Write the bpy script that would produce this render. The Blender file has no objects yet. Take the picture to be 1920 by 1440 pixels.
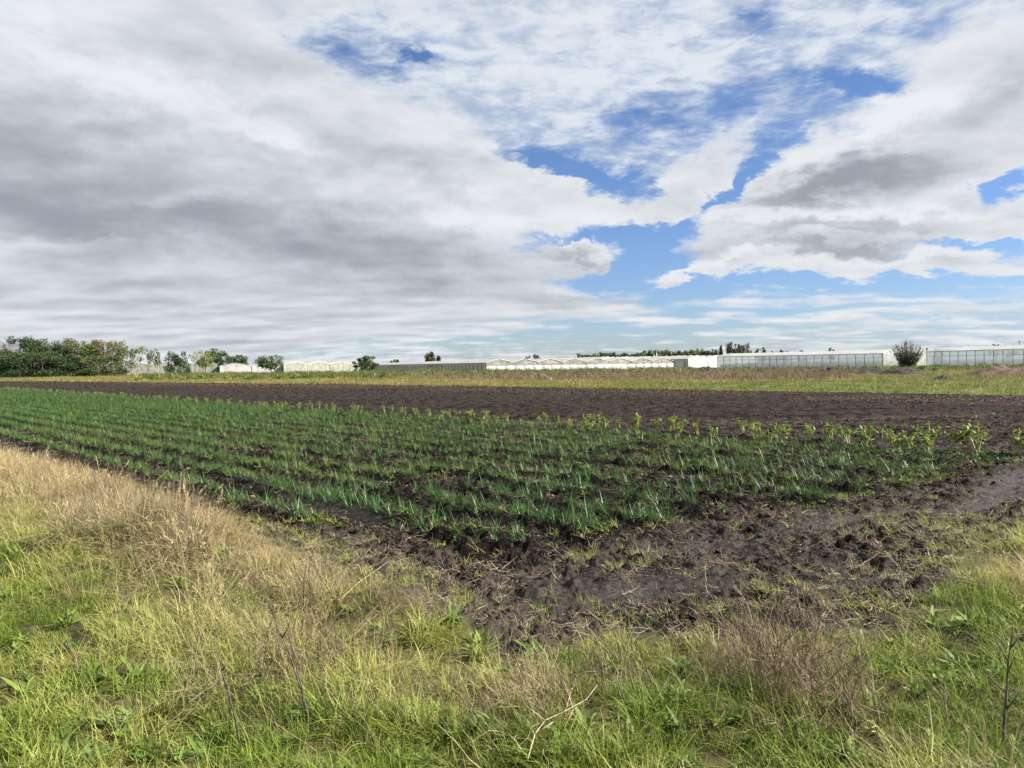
import bpy, bmesh, math, random
import numpy as np
from mathutils import Vector, Matrix, Euler

random.seed(7)
SC = bpy.context.scene
COL = SC.collection
R = math.radians

# ------------------------------------------------------------------ camera
CAMH = 2.0
F = 1387.0                                   # focal length in pixels of the 1920 px wide photograph
PITCH = math.atan(36.0 / F)                  # looks slightly down
ROLL = R(0.716)
fw = Vector((0, math.cos(PITCH), -math.sin(PITCH)))
rt = Vector((math.cos(ROLL), 0, -math.sin(ROLL)))
rt = (rt - fw * rt.dot(fw)).normalized()
up = rt.cross(fw)
CR = np.array([[rt.x, up.x, -fw.x], [rt.y, up.y, -fw.y], [rt.z, up.z, -fw.z]])
cam_d = bpy.data.cameras.new('camera')
cam_d.sensor_width = 36.0
cam_d.lens = 36.0 * F / 1920.0
cam_d.clip_start = 0.05
cam_d.clip_end = 20000
cam = bpy.data.objects.new('camera', cam_d)
COL.objects.link(cam)
cam.matrix_world = Matrix.Translation((0, 0, CAMH)) @ Matrix(CR.tolist()).to_4x4()
SC.camera = cam

# ------------------------------------------------------------------ exposure, sun
EXPO = 1.6
SC.view_settings.view_transform = 'Standard'
SC.view_settings.look = 'None'
SC.view_settings.exposure = EXPO
SC.view_settings.gamma = 1.0
SUN_EL, SUN_AZ = R(36), R(98)                # azimuth clockwise from +Y: the sun stands to the right
sd = bpy.data.lights.new('sun', 'SUN')
sd.energy = 4.9
sd.angle = R(0.5)
sd.color = (1.0, 0.94, 0.84)
sun = bpy.data.objects.new('sun', sd)
COL.objects.link(sun)
tosun = Vector((math.sin(SUN_AZ) * math.cos(SUN_EL), math.cos(SUN_AZ) * math.cos(SUN_EL), math.sin(SUN_EL)))
sun.rotation_euler = tosun.to_track_quat('Z', 'Y').to_euler()
sun.location = (40, 0, 60)


# ------------------------------------------------------------------ node expression helper
class E:
    """A socket (or number) with arithmetic, so node trees read like formulas."""
    nt = None
    def __init__(s, v): s.v = v
    @staticmethod
    def put(sock, val):
        if isinstance(val, E): val = val.v
        if isinstance(val, (int, float)): sock.default_value = val
        elif isinstance(val, tuple): sock.default_value = val if len(val) == len(sock.default_value) else (*val, 1.0)
        else: E.nt.links.new(val, sock)
    @staticmethod
    def m(op, a, b=None, c=None, clamp=False):
        n = E.nt.nodes.new('ShaderNodeMath'); n.operation = op; n.use_clamp = clamp
        E.put(n.inputs[0], a)
        if b is not None: E.put(n.inputs[1], b)
        if c is not None: E.put(n.inputs[2], c)
        return E(n.outputs[0])
    def __add__(s, o): return E.m('ADD', s, o)
    __radd__ = __add__
    def __sub__(s, o): return E.m('SUBTRACT', s, o)
    def __rsub__(s, o): return E.m('SUBTRACT', o, s)
    def __mul__(s, o): return E.m('MULTIPLY', s, o)
    __rmul__ = __mul__
    def __truediv__(s, o): return E.m('DIVIDE', s, o)


def smooth(e, a, b):
    n = E.nt.nodes.new('ShaderNodeMapRange'); n.interpolation_type = 'SMOOTHSTEP'
    E.put(n.inputs[0], e); n.inputs[1].default_value = a; n.inputs[2].default_value = b
    return E(n.outputs[0])


def lin(e, a, b, c, d):
    n = E.nt.nodes.new('ShaderNodeMapRange')
    E.put(n.inputs[0], e)
    for i, v in enumerate((a, b, c, d)): n.inputs[i + 1].default_value = v
    return E(n.outputs[0])


def mixc(f, a, b, mode='MIX'):
    n = E.nt.nodes.new('ShaderNodeMix'); n.data_type = 'RGBA'; n.blend_type = mode
    E.put(n.inputs[0], f); E.put(n.inputs[6], a); E.put(n.inputs[7], b)
    return E(n.outputs[2])


def vec(x, y, z=0.0):
    n = E.nt.nodes.new('ShaderNodeCombineXYZ')
    for i, v in enumerate((x, y, z)): E.put(n.inputs[i], v)
    return E(n.outputs[0])


def noise(v, scale, detail=4.0, rough=0.5, dist=0.0, dim='3D', out=0):
    n = E.nt.nodes.new('ShaderNodeTexNoise'); n.noise_dimensions = dim
    E.put(n.inputs['Vector'], v)
    n.inputs['Scale'].default_value = scale; n.inputs['Detail'].default_value = detail
    n.inputs['Roughness'].default_value = rough; n.inputs['Distortion'].default_value = dist
    return E(n.outputs[out])


def vmap(v, loc=(0, 0, 0), rot=0.0, scale=(1, 1, 1), kind='POINT'):
    n = E.nt.nodes.new('ShaderNodeMapping'); n.vector_type = kind
    E.put(n.inputs['Vector'], v)
    n.inputs['Location'].default_value = loc; n.inputs['Rotation'].default_value = (0, 0, rot)
    n.inputs['Scale'].default_value = scale
    return E(n.outputs[0])


def vdot(a, b):
    n = E.nt.nodes.new('ShaderNodeVectorMath'); n.operation = 'DOT_PRODUCT'
    E.put(n.inputs[0], a); E.put(n.inputs[1], b)
    return E(n.outputs['Value'])


# ------------------------------------------------------------------ sky: Nishita sky with two cloud decks
def make_sky():
    w = bpy.data.worlds.new('World'); SC.world = w; w.use_nodes = True
    nt = w.node_tree; nt.nodes.clear(); E.nt = nt
    out = nt.nodes.new('ShaderNodeOutputWorld')
    tc = nt.nodes.new('ShaderNodeTexCoord')
    G = E(tc.outputs['Generated'])
    sep = nt.nodes.new('ShaderNodeSeparateXYZ'); nt.links.new(tc.outputs['Generated'], sep.inputs[0])
    x, y, z = E(sep.outputs[0]), E(sep.outputs[1]), E(sep.outputs[2])
    st = nt.nodes.new('ShaderNodeTexSky'); st.sky_type = 'NISHITA'; st.sun_disc = False
    st.sun_elevation = SUN_EL; st.sun_rotation = SUN_AZ; st.air_density = 1.0; st.dust_density = 0.4; st.ozone_density = 2.0
    zz = E.m('MAXIMUM', z, 0.0)
    # position on the cloud deck seen in this direction
    den = zz + 0.075
    P = vec(x / den, y / den, 0.0)
    dn2 = zz * 0.93 + 0.105
    P2 = vec(x / dn2, y / dn2, 0.0)
    # the clouds' own bulk, seen sideways
    Q = vmap(G, scale=(1, 1, 2.3))
    Q2 = vmap(G, scale=(1, 1, 3.4))
    # direction tangents (in units of photo pixels around +Y) for the large-scale arrangement of the cloud masses
    yy = E.m('MAXIMUM', y, 0.08)
    U, W = x / yy * F + 960, 684 - z / yy * F
    flat = smooth(z, 0.0, 0.16) * 0.8 + 0.2
    wob1 = noise(Q, 4.0, 4, 0.55); wob2 = noise(vmap(Q, (7, 3, 1)), 4.0, 4, 0.55)
    wob3 = noise(Q, 13.0, 7, 0.66, 0.3); wob4 = noise(vmap(Q, (3, 9, 2)), 13.0, 7, 0.66, 0.3)
    Uw = U + (wob1 - 0.5) * 150 + (wob3 - 0.5) * 190
    Ww = W + ((wob2 - 0.5) * 110 + (wob4 - 0.5) * 120) * flat
    UV = vec(Uw, Ww, 0.0)

    def blobs(lst, base):
        s = base
        for (cx, cy, rx, ry, ang, a) in lst:
            m = vmap(UV, (cx, cy + 0.0125 * (cx - 960), 0), R(ang), (rx, ry, 1), 'TEXTURE')
            g = E.m('EXPONENT', vdot(m, m) * -1.0)
            s = g * a + s
        return s

    # low deck (stratocumulus): where it is closed or open
    low = 1.0 - smooth(z, 0.03, 0.17)
    cov = blobs(COV, 0.04)
    n1 = noise(vmap(P2, (1.3, 4.1, 0), R(25), (0.8, 1.25, 1)), 2.1, 3.6, 0.46, 0.1)
    n1u = noise(vmap(vmap(P2, scale=(0.972, 0.972, 1)), (1.3, 4.1, 0), R(25), (0.8, 1.25, 1)), 2.1, 3.6, 0.46, 0.1)
    n2 = noise(Q, 10.0, 9, 0.58, 0.1)
    n2u = noise(vmap(Q, (0.010, 0, 0.05)), 10.0, 6, 0.55, 0.1)
    D = cov + (n1 - 0.5) * (low * 2.6 + 0.9) + (n2 - 0.5) * (1.25 - low * 0.6) + (noise(vmap(Q, (1, 5, 2)), 38.0, 6, 0.65, 0.2) - 0.5) * 0.7
    a1 = smooth(D, -0.34, 0.62)
    # base in shade, tops lit: compare the bulk here with the bulk just above
    relief = (n2u - n2) * (1.15 - low * 0.5) + (n1u - n1) * (low * 0.8 + 0.4)
    dark = blobs(DARK, 0.03)
    nz = noise(vmap(Q, (2, 2, 5)), 5.0, 6, 0.5)
    nh = noise(vmap(P2, (4, 2, 5), 0.3, (0.7, 1.3, 1)), 2.0, 5, 0.5)
    T = smooth(D, 0.1, 1.5) * 0.22 + dark * 1.25 + (nz - 0.5) * 0.75 + (nh - 0.5) * (low * 1.0 + 0.25) + relief - low * 0.02 + 0.03
    T = smooth(T, -0.38, 1.42)
    k = 1.0 / 2 ** EXPO
    c1 = mixc(T, tuple(v * k for v in (0.84, 0.87, 0.91)), tuple(v * k for v in (0.33, 0.365, 0.42)))
    # high thin deck
    veil = blobs(VEIL, 0.62)
    m1 = noise(vmap(P, (8, 1, 3), R(-20), (1, 1.4, 1)), 2.8, 6, 0.6, 0.25)
    m2 = noise(vmap(Q, (2, 6, 8), R(0), (1, 1, 1.25)), 24.0, 7, 0.62, 0.3)
    V = veil + (m1 - 0.5) * 1.5 + (m2 - 0.5) * 1.5
    a2 = smooth(V, -0.5, 0.85) * 0.94
    c2 = mixc(smooth(m1 * 0.7 + m2 * 0.9 - 0.3, 0.32, 0.68), tuple(v * k for v in (0.42, 0.52, 0.70)), tuple(v * k for v in (0.80, 0.85, 0.91)))
    # open sky
    sk = mixc(1.0, E(st.outputs[0]), mixc(smooth(z, 0.0, 0.35), (0.58, 0.69, 0.95), (0.58, 0.70, 0.92)), 'MULTIPLY')
    b0 = nt.nodes.new('ShaderNodeBackground'); E.put(b0.inputs[0], sk); b0.inputs[1].default_value = 0.050
    b1 = nt.nodes.new('ShaderNodeBackground'); E.put(b1.inputs[0], c1)
    b2 = nt.nodes.new('ShaderNodeBackground'); E.put(b2.inputs[0], c2)
    mx = nt.nodes.new('ShaderNodeMixShader'); E.put(mx.inputs[0], a2)
    nt.links.new(b0.outputs[0], mx.inputs[1]); nt.links.new(b2.outputs[0], mx.inputs[2])
    my = nt.nodes.new('ShaderNodeMixShader'); E.put(my.inputs[0], a1)
    nt.links.new(mx.outputs[0], my.inputs[1]); nt.links.new(b1.outputs[0], my.inputs[2])
    nt.links.new(my.outputs[0], out.inputs['Surface'])
    w.cycles.sampling_method = 'MANUAL'; w.cycles.sample_map_resolution = 512


# (x, y, radius x, radius y, angle, amount) in photo pixels of direction
COV = [
    (250, 420, 520, 260, 0, 1.3), (0, 260, 320, 190, 0, 0.5), (700, 330, 280, 110, 14, 1.0), (880, 330, 150, 60, 28, 0.6), (1030, 370, 110, 30, 22, 0.9), (1160, 405, 90, 18, 14, 1.0),
    (700, 520, 400, 90, 0, 0.8), (330, 580, 520, 60, 0, 0.5), (300, 30, 330, 110, 0, 0.35), (740, 95, 150, 50, 0, -0.8), (480, 160, 100, 60, 0, 0.4),
    (1000, 70, 200, 130, 0, 0.0), (1250, 190, 300, 110, 0, -0.85), (1130, 335, 120, 24, 16, -1.7), (1000, 240, 90, 40, 20, -0.5), (1120, 450, 180, 22, -3, -1.3), (1180, 500, 120, 30, -10, -1.2), (1090, 472, 62, 16, 0, 2.0),
    (1240, 412, 110, 20, -10, 1.2), (1300, 345, 90, 32, -40, 1.1), (1350, 375, 140, 18, -42, -1.3), (1640, 350, 270, 95, -8, 1.5), (1600, 440, 310, 50, 0, 1.1), (1820, 200, 200, 90, -30, 1.1),
    (1590, 165, 80, 26, 0, -0.9), (1450, 290, 120, 22, -42, -0.7), (1330, 505, 140, 16, -12, 1.3), (1700, 495, 250, 13, 3, 1.0), (1560, 530, 330, 16, 0, -1.2),
    (1880, 350, 60, 20, -22, -1.6), (1830, 465, 120, 11, 0, -1.5), (1500, 590, 420, 30, 0, 0.05), (1230, 545, 150, 22, 0, -0.7), (1050, 560, 110, 26, 0, 0.7),
    (1130, 620, 260, 22, 0, -0.5), (1700, 60, 200, 90, 0, -0.3), (1900, 90, 160, 80, 0, 0.7), (900, 650, 420, 16, 0, -0.7), (560, 90, 70, 26, 0, -0.5), (640, 50, 60, 30, 0, -0.5), (150, 640, 420, 30, 0, 0.3),
]
DARK = [
    (350, 200, 520, 260, 0, 0.05), (300, 500, 600, 120, 0, 0.04),
    (20, 290, 260, 110, 10, 0.42), (450, 430, 430, 60, 4, 0.40), (760, 470, 260, 45, 4, 0.30), (230, 330, 220, 80, 0, 0.12), (60, 430, 260, 70, 0, 0.30), (560, 310, 120, 30, 0, 0.22),
    (300, 570, 500, 50, 0, 0.15), (800, 285, 110, 30, 12, 0.30), (780, 520, 220, 30, 0, 0.25), (350, 80, 160, 90, 0, 0.22), (190, 140, 210, 34, 30, -0.45), (400, 215, 170, 30, 22, -0.38), (480, 265, 120, 14, 5, -0.3),
    (900, 395, 170, 22, 14, -0.40), (1620, 340, 170, 36, -8, 0.75), (1490, 370, 120, 20, -8, 0.5), (1560, 432, 200, 13, 0, 0.5), (1600, 468, 220, 10, 0, 0.5), (1640, 245, 250, 36, -25, -0.5),
    (1600, 408, 260, 10, 0, -0.4), (1600, 486, 260, 9, 0, -0.3), (1870, 170, 100, 45, -30, 0.35), (1090, 560, 110, 20, 0, 0.3), (900, 560, 260, 30, 0, 0.12), (330, 370, 160, 16, 0, -0.2), (330, 440, 60, 12, 0, -0.15),
    (1050, 385, 150, 30, 20, -0.25), (150, 650, 420, 16, 0, 0.35), (80, 470, 160, 12, 0, -0.25), (1090, 455, 60, 8, 0, -0.3), (1100, 484, 70, 8, 0, 0.3), (1330, 498, 120, 8, -10, -0.3),
]
VEIL = [
    (800, 92, 50, 16, 5, -1.5), (640, 90, 45, 35, 0, -0.7), (740, 130, 70, 18, 0, -0.6), (900, 150, 100, 80, 0, 0.4), (1050, 60, 170, 90, 0, 0.7), (1120, 335, 150, 26, 14, -1.5),
    (1600, 160, 80, 22, 0, -1.5), (1500, 170, 120, 26, 0, -0.5), (1150, 480, 300, 50, 0, -2.0), (1270, 230, 120, 60, 0, -0.45), (1370, 220, 60, 30, 0, -0.6), (1190, 245, 200, 16, 5, -0.4),
    (1740, 70, 50, 60, 0, -0.8), (1400, 50, 60, 30, 0, -0.9), (1250, 100, 70, 24, 0, -0.5), (1360, 375, 160, 34, -42, -1.8), (1860, 350, 100, 40, 0, -2.0), (1600, 530, 420, 40, 0, -1.9), (1850, 465, 160, 30, 0, -1.9),
    (900, 640, 1500, 80, 0, -0.5), (1200, 600, 400, 60, 0, -0.8), (300, 60, 400, 120, 0, 0.4), (1450, 120, 300, 40, 0, 0.2), (1000, 200, 150, 60, 0, 0.35),
]
make_sky()


# ------------------------------------------------------------------ materials
M = {}


def attr(name, kind='GEOMETRY', out='Fac'):
    n = E.nt.nodes.new('ShaderNodeAttribute'); n.attribute_name = name; n.attribute_type = kind
    return E(n.outputs[out])


def begin(name):
    m = bpy.data.materials.new(name); m.use_nodes = True
    nt = m.node_tree; nt.nodes.clear(); E.nt = nt
    out = nt.nodes.new('ShaderNodeOutputMaterial')
    M[name] = m
    return m, nt, out


def bsdf(col, rough=0.8, spec=0.3, normal=None, **kw):
    n = E.nt.nodes.new('ShaderNodeBsdfPrincipled')
    E.put(n.inputs['Base Color'], col); E.put(n.inputs['Roughness'], rough); E.put(n.inputs['Specular IOR Level'], spec)
    if normal is not None: E.put(n.inputs['Normal'], normal)
    for k, v in kw.items(): E.put(n.inputs[k], v)
    return n


def bump(h, strength=0.5, dist=0.05):
    n = E.nt.nodes.new('ShaderNodeBump'); n.inputs['Strength'].default_value = strength; n.inputs['Distance'].default_value = dist
    E.put(n.inputs['Height'], h)
    return E(n.outputs[0])


def objco():
    return E(E.nt.nodes.new('ShaderNodeNewGeometry').outputs['Position'])


def leafmat(name, a, b, c=None, transl=0.35, rough=0.55, spec=0.3, patch=None, tip=None):
    """Thin leaf: colour runs a..b over leaves, towards c over plants (tint), with light passing through."""
    m, nt, out = begin(name)
    col = mixc(attr('rnd'), a, b)
    if c is not None:
        col = mixc(attr('tint', 'INSTANCER'), col, c)
    if tip is not None:
        col = mixc(smooth(attr('along'), tip[0], tip[1]), col, tip[2])
    p = bsdf(col, rough, spec)
    t = nt.nodes.new('ShaderNodeBsdfTranslucent'); E.put(t.inputs[0], mixc(0.4, col, (0.6, 0.75, 0.2), 'MIX') if transl > 0.3 else col)
    E.put(t.inputs[0], col)
    mx = nt.nodes.new('ShaderNodeMixShader'); mx.inputs[0].default_value = transl
    nt.links.new(p.outputs[0], mx.inputs[1]); nt.links.new(t.outputs[0], mx.inputs[2])
    nt.links.new(mx.outputs[0], out.inputs[0])
    return m


def plain(name, a, b, scale=3.0, rough=0.8, spec=0.3, bmp=0.3, bd=0.02, stretch=(1, 1, 1)):
    m, nt, out = begin(name)
    P = vmap(objco(), scale=stretch)
    n = noise(P, scale, 6, 0.6)
    p = bsdf(mixc(smooth(n, 0.35, 0.65), a, b), rough, spec, bump(noise(P, scale * 3, 5, 0.6), bmp, bd))
    nt.links.new(p.outputs[0], out.inputs[0])
    return m


def film(name, col, transp, transl, rough=0.35, col2=None, scale=0.5):
    m, nt, out = begin(name)
    P = objco()
    n = noise(vmap(P, scale=(1, 1, 0.6)), scale, 5, 0.6)
    c = mixc(smooth(n, 0.3, 0.7), col, col2 or tuple(v * 0.86 for v in col))
    p = bsdf(c, rough, 0.5, bump(noise(P, 1.4, 4, 0.6), 0.6, 0.12))
    t = nt.nodes.new('ShaderNodeBsdfTranslucent'); E.put(t.inputs[0], c)
    tr = nt.nodes.new('ShaderNodeBsdfTransparent')
    m1 = nt.nodes.new('ShaderNodeMixShader'); m1.inputs[0].default_value = transl
    nt.links.new(p.outputs[0], m1.inputs[1]); nt.links.new(t.outputs[0], m1.inputs[2])
    m2 = nt.nodes.new('ShaderNodeMixShader'); m2.inputs[0].default_value = transp
    nt.links.new(m1.outputs[0], m2.inputs[1]); nt.links.new(tr.outputs[0], m2.inputs[2])
    nt.links.new(m2.outputs[0], out.inputs[0])
    return m


# wet dark soil of the field
m, nt, out = begin('soil')
P = objco()
a = attr('area', out='Color')
sp = nt.nodes.new('ShaderNodeSeparateColor'); nt.links.new(a.v, sp.inputs[0])
mud = E(sp.outputs[0])
n1 = noise(P, 1.1, 7, 0.6); n2 = noise(P, 11.0, 8, 0.68); n3 = noise(P, 60.0, 4, 0.6)
far_ = E(sp.outputs[1]); head = E(sp.outputs[2])
dry = smooth(n2 + (n1 - 0.5) * 0.8 + head * 0.09, 0.47, 0.68)
col = mixc(dry, (0.006, 0.0045, 0.0045), mixc(head, (0.036, 0.028, 0.024), (0.070, 0.057, 0.048)))
col = mixc(mud * 0.6, col, mixc(smooth(n2, 0.3, 0.7), (0.018, 0.015, 0.014), (0.068, 0.057, 0.051)))
far = E(sp.outputs[1])
st_ = noise(vmap(P, (0, 0, 0), R(-44.4), (0.12, 2.6, 1)), 1.0, 5, 0.6)
col = mixc(far * smooth(st_, 0.44, 0.58) * 0.75, col, (0.050, 0.038, 0.031))
straw = smooth(noise(vmap(P, scale=(1, 1, 1)), 34.0, 3, 0.7), 0.66, 0.74) * (1.0 - mud)
col = mixc(straw * 0.55, col, (0.20, 0.165, 0.11))
h = n2 * 1.0 + n3 * 0.3
p = bsdf(col, mixc(mud, (0.85, 0.85, 0.85), (0.55, 0.55, 0.55)), mixc(mud, (0.08, 0.08, 0.08), (0.2, 0.2, 0.2)), bump(h + noise(P, 28.0, 6, 0.7) * 0.6, 1.0, 0.09))
nt.links.new(p.outputs[0], out.inputs[0])

m, nt, out = begin('verge')
P = objco()
c = attr('area', out='Color')
n1 = noise(P, 0.7, 7, 0.6); n2 = noise(P, 14.0, 6, 0.7)
col = mixc(1.0, c, mixc(smooth(n2 + (n1 - 0.5) * 0.6, 0.3, 0.72), (0.4, 0.4, 0.4), (1.5, 1.5, 1.4)), 'MULTIPLY')
p = bsdf(col, 0.9, 0.15, bump(n2 + n1, 0.7, 0.06))
nt.links.new(p.outputs[0], out.inputs[0])

leafmat('meadow_blade', (0.050, 0.080, 0.012), (0.15, 0.17, 0.03), (0.24, 0.20, 0.07), 0.3)
leafmat('green_blade', (0.045, 0.095, 0.008), (0.205, 0.275, 0.030), (0.42, 0.41, 0.12), 0.38, tip=(0.6, 1.3, (0.26, 0.26, 0.07)))
leafmat('straw_blade', (0.17, 0.125, 0.06), (0.56, 0.47, 0.27), (0.27, 0.28, 0.075), 0.30, rough=0.5)
leafmat('pale_blade', (0.32, 0.24, 0.10), (0.56, 0.44, 0.21), (0.36, 0.25, 0.11), 0.30, rough=0.5)
leafmat('brown_twig', (0.050, 0.032, 0.022), (0.20, 0.13, 0.085), (0.20, 0.16, 0.10), 0.1, rough=0.7)
leafmat('weed_leaf', (0.030, 0.080, 0.014), (0.085, 0.150, 0.022), (0.19, 0.25, 0.05), 0.35)
leafmat('litter', (0.10, 0.07, 0.05), (0.44, 0.35, 0.25), (0.10, 0.075, 0.045), 0.1, rough=0.6)
leafmat('leek_leaf', (0.024, 0.070, 0.016), (0.070, 0.150, 0.030), (0.095, 0.150, 0.024), 0.30, rough=0.42, spec=0.45, tip=(0.82, 1.3, (0.22, 0.21, 0.10)))
leafmat('celery_leaf', (0.085, 0.145, 0.020), (0.24, 0.28, 0.05), None, 0.40)
leafmat('celery_stalk', (0.26, 0.32, 0.10), (0.42, 0.44, 0.20), None, 0.25)
leafmat('beet_leaf', (0.085, 0.035, 0.030), (0.30, 0.17, 0.13), (0.11, 0.11, 0.05), 0.25)
leafmat('crown_dark', (0.016, 0.036, 0.014), (0.050, 0.085, 0.026), None, 0.25)
leafmat('crown_green', (0.030, 0.065, 0.018), (0.080, 0.125, 0.030), None, 0.3)
leafmat('crown_olive', (0.060, 0.080, 0.030), (0.150, 0.150, 0.055), None, 0.3)
leafmat('crown_rust', (0.09, 0.07, 0.025), (0.20, 0.135, 0.05), None, 0.3)
leafmat('crown_lime', (0.11, 0.15, 0.03), (0.22, 0.24, 0.05), None, 0.35)
leafmat('crown_grey', (0.030, 0.038, 0.026), (0.085, 0.085, 0.065), None, 0.2)
plain('bark', (0.06, 0.045, 0.035), (0.16, 0.13, 0.10), 4.0, 0.9, 0.2)
plain('pale_bark', (0.22, 0.20, 0.17), (0.38, 0.35, 0.30), 4.0, 0.9, 0.2)
plain('twig', (0.045, 0.035, 0.028), (0.11, 0.085, 0.065), 30.0, 0.8, 0.3, 0.2, 0.002)
plain('straw_stalk', (0.26, 0.21, 0.13), (0.42, 0.36, 0.24), 30.0, 0.7, 0.3, 0.2, 0.002)
plain('clod', (0.010, 0.008, 0.0075), (0.052, 0.041, 0.034), 14.0, 0.9, 0.12, 0.8, 0.02)
plain('mound_earth', (0.055, 0.036, 0.028), (0.13, 0.085, 0.062), 1.2, 0.9, 0.2, 0.8, 0.2)
plain('dark_earth', (0.020, 0.018, 0.018), (0.050, 0.042, 0.038), 1.2, 0.9, 0.2, 0.8, 0.2)
plain('frame_metal', (0.075, 0.085, 0.09), (0.12, 0.13, 0.135), 2.0, 0.5, 0.5, 0.1)
plain('gutter_metal', (0.16, 0.17, 0.17), (0.24, 0.25, 0.25), 2.0, 0.5, 0.5, 0.1)
plain('white_post', (0.52, 0.50, 0.46), (0.70, 0.68, 0.63), 5.0, 0.7, 0.3, 0.2)
plain('inner_crop', (0.06, 0.10, 0.05), (0.10, 0.15, 0.07), 2.0, 0.9, 0.2, 0.5, 0.2)
plain('feather', (0.03, 0.03, 0.035), (0.06, 0.06, 0.065), 5.0, 0.8, 0.2, 0.1)
film('roof_film', (0.46, 0.45, 0.43), 0.04, 0.25, 0.45, (0.34, 0.335, 0.315), 0.22)
film('clear_roof', (0.66, 0.67, 0.66), 0.25, 0.50, 0.4, (0.54, 0.55, 0.54), 0.22)
film('clear_film', (0.54, 0.59, 0.65), 0.20, 0.45, 0.22, (0.46, 0.51, 0.55), 0.25)
film('grey_film', (0.34, 0.34, 0.35), 0.12, 0.2, 0.4, (0.26, 0.26, 0.27), 0.4)
film('white_film', (0.52, 0.53, 0.53), 0.02, 0.2, 0.4, (0.38, 0.38, 0.375), 0.5)
film('cream_film', (0.33, 0.33, 0.30), 0.05, 0.25, 0.5, (0.18, 0.19, 0.15), 0.9)
film('end_film', (0.42, 0.43, 0.43), 0.2, 0.3, 0.5, (0.25, 0.26, 0.25), 1.2)


# ------------------------------------------------------------------ measuring: photo pixel <-> place
def at(px, py, z=0.0):
    """The point at height z that is seen at photo pixel (px, py)."""
    d = CR @ np.array([(px - 960) / F, -(py - 720) / F, -1.0])
    k = (z - CAMH) / d[2]
    return np.array([d[0] * k, d[1] * k])


def away(px, dist):
    """The ground point at depth dist (metres along +Y) in the vertical plane of pixel column px (at horizon height)."""
    d = CR @ np.array([(px - 960) / F, -(hor(px) - 720) / F, -1.0])
    return np.array([d[0] / d[1] * dist, dist])


def hor(px):
    return 684 - 0.0125 * (px - 960)


def zat(px, py, dist):
    return CAMH + (hor(px) - py) * dist / F


def depth(px, py):
    return at(px, py)[1]


def proj(x, y, z=0.0):
    q = np.stack([x, y, np.zeros_like(x) + z - CAMH], -1) @ CR
    w = np.where(-q[..., 2] > 0.05, -q[..., 2], 0.05)
    return 960 + F * q[..., 0] / w, 720 - F * q[..., 1] / w


# ------------------------------------------------------------------ numpy noise
_rs = np.random.RandomState(5)
_perm = _rs.permutation(4096)
_ang = _rs.rand(4096) * 2 * np.pi
_gx, _gy = np.cos(_ang), np.sin(_ang)


def pn(x, y, seed=0):
    xi = np.floor(x).astype(np.int64); yi = np.floor(y).astype(np.int64)
    xf, yf = x - xi, y - yi
    u, v = xf * xf * xf * (xf * (xf * 6 - 15) + 10), yf * yf * yf * (yf * (yf * 6 - 15) + 10)
    def g(i, j):
        h = _perm[(_perm[(i + seed * 131) & 4095] + j) & 4095]
        return h
    def dt(i, j, a, b):
        h = g(i, j); return _gx[h] * a + _gy[h] * b
    n00, n10 = dt(xi, yi, xf, yf), dt(xi + 1, yi, xf - 1, yf)
    n01, n11 = dt(xi, yi + 1, xf, yf - 1), dt(xi + 1, yi + 1, xf - 1, yf - 1)
    return ((n00 * (1 - u) + n10 * u) * (1 - v) + (n01 * (1 - u) + n11 * u) * v) * 1.5


def fbm(x, y, octv=4, seed=0, rough=0.5):
    s, a, f = 0, 1.0, 1.0
    for k in range(octv):
        s = s + a * pn(x * f + k * 17.3, y * f - k * 9.1, seed + k); a *= rough; f *= 2.03
    return s


def sst(v, a, b):
    t = np.clip((v - a) / (b - a), 0, 1)
    return t * t * (3 - 2 * t)


def ell(px, py, lst):
    s = np.zeros_like(px)
    for (cx, cy, rx, ry, ang, a) in lst:
        c, n = math.cos(R(ang)), math.sin(R(ang))
        u = ((px - cx) * c + (py - cy) * n) / rx; v = (-(px - cx) * n + (py - cy) * c) / ry
        s = s + a * np.exp(-(u * u + v * v))
    return s


# ------------------------------------------------------------------ the ploughed field: rows run away to the left
RD = np.array([-0.70, 0.714]); RD /= np.linalg.norm(RD)
RN = np.array([RD[1], -RD[0]])                # across the rows, away from the camera
near = [at(*p) for p in [(520, 1040), (640, 1072), (760, 1118), (860, 1175), (955, 1240), (1060, 1215), (1180, 1195), (1350, 1188),
                         (1500, 1190), (1640, 1175), (1730, 1125), (1775, 1085), (1800, 1050), (1860, 1015), (1960, 985), (2300, 960), (3200, 930)]]
st0 = lambda s, t: RN * s + RD * t
FIELD = np.array([st0(3.2, 400), st0(3.2, 60), st0(3.35, 18), st0(3.9, 11), st0(3.85, 8.8)] + near +
                 [at(2700, 762), at(1920, 742), at(960, 724.5), at(300, 717), at(0, 714.5), at(-500, 711.5), at(-900, 711)])


def sdist(x, y, poly=FIELD):
    """Signed distance to a polygon's edge, positive inside."""
    inside = np.zeros(x.shape, bool); dm = np.full(x.shape, 1e18)
    n = len(poly)
    for i in range(n):
        ax, ay = poly[i]; bx, by = poly[(i + 1) % n]
        ex, ey = bx - ax, by - ay
        t = np.clip(((x - ax) * ex + (y - ay) * ey) / (ex * ex + ey * ey), 0, 1)
        dm = np.minimum(dm, (x - ax - t * ex) ** 2 + (y - ay - t * ey) ** 2)
        c = ((ay > y) != (by > y)) & (x < (bx - ax) * (y - ay) / (by - ay + 1e-12) + ax)
        inside ^= c
    return np.where(inside, 1, -1) * np.sqrt(dm)


def field_d(x, y):
    k = np.clip(np.hypot(x, y) / 12, 0.6, 6)
    return sdist(x, y) + 0.10 * k * pn(x * 1.7 / k, y * 1.7 / k, 3) + 0.05 * pn(x * 6, y * 6, 4)


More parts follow.
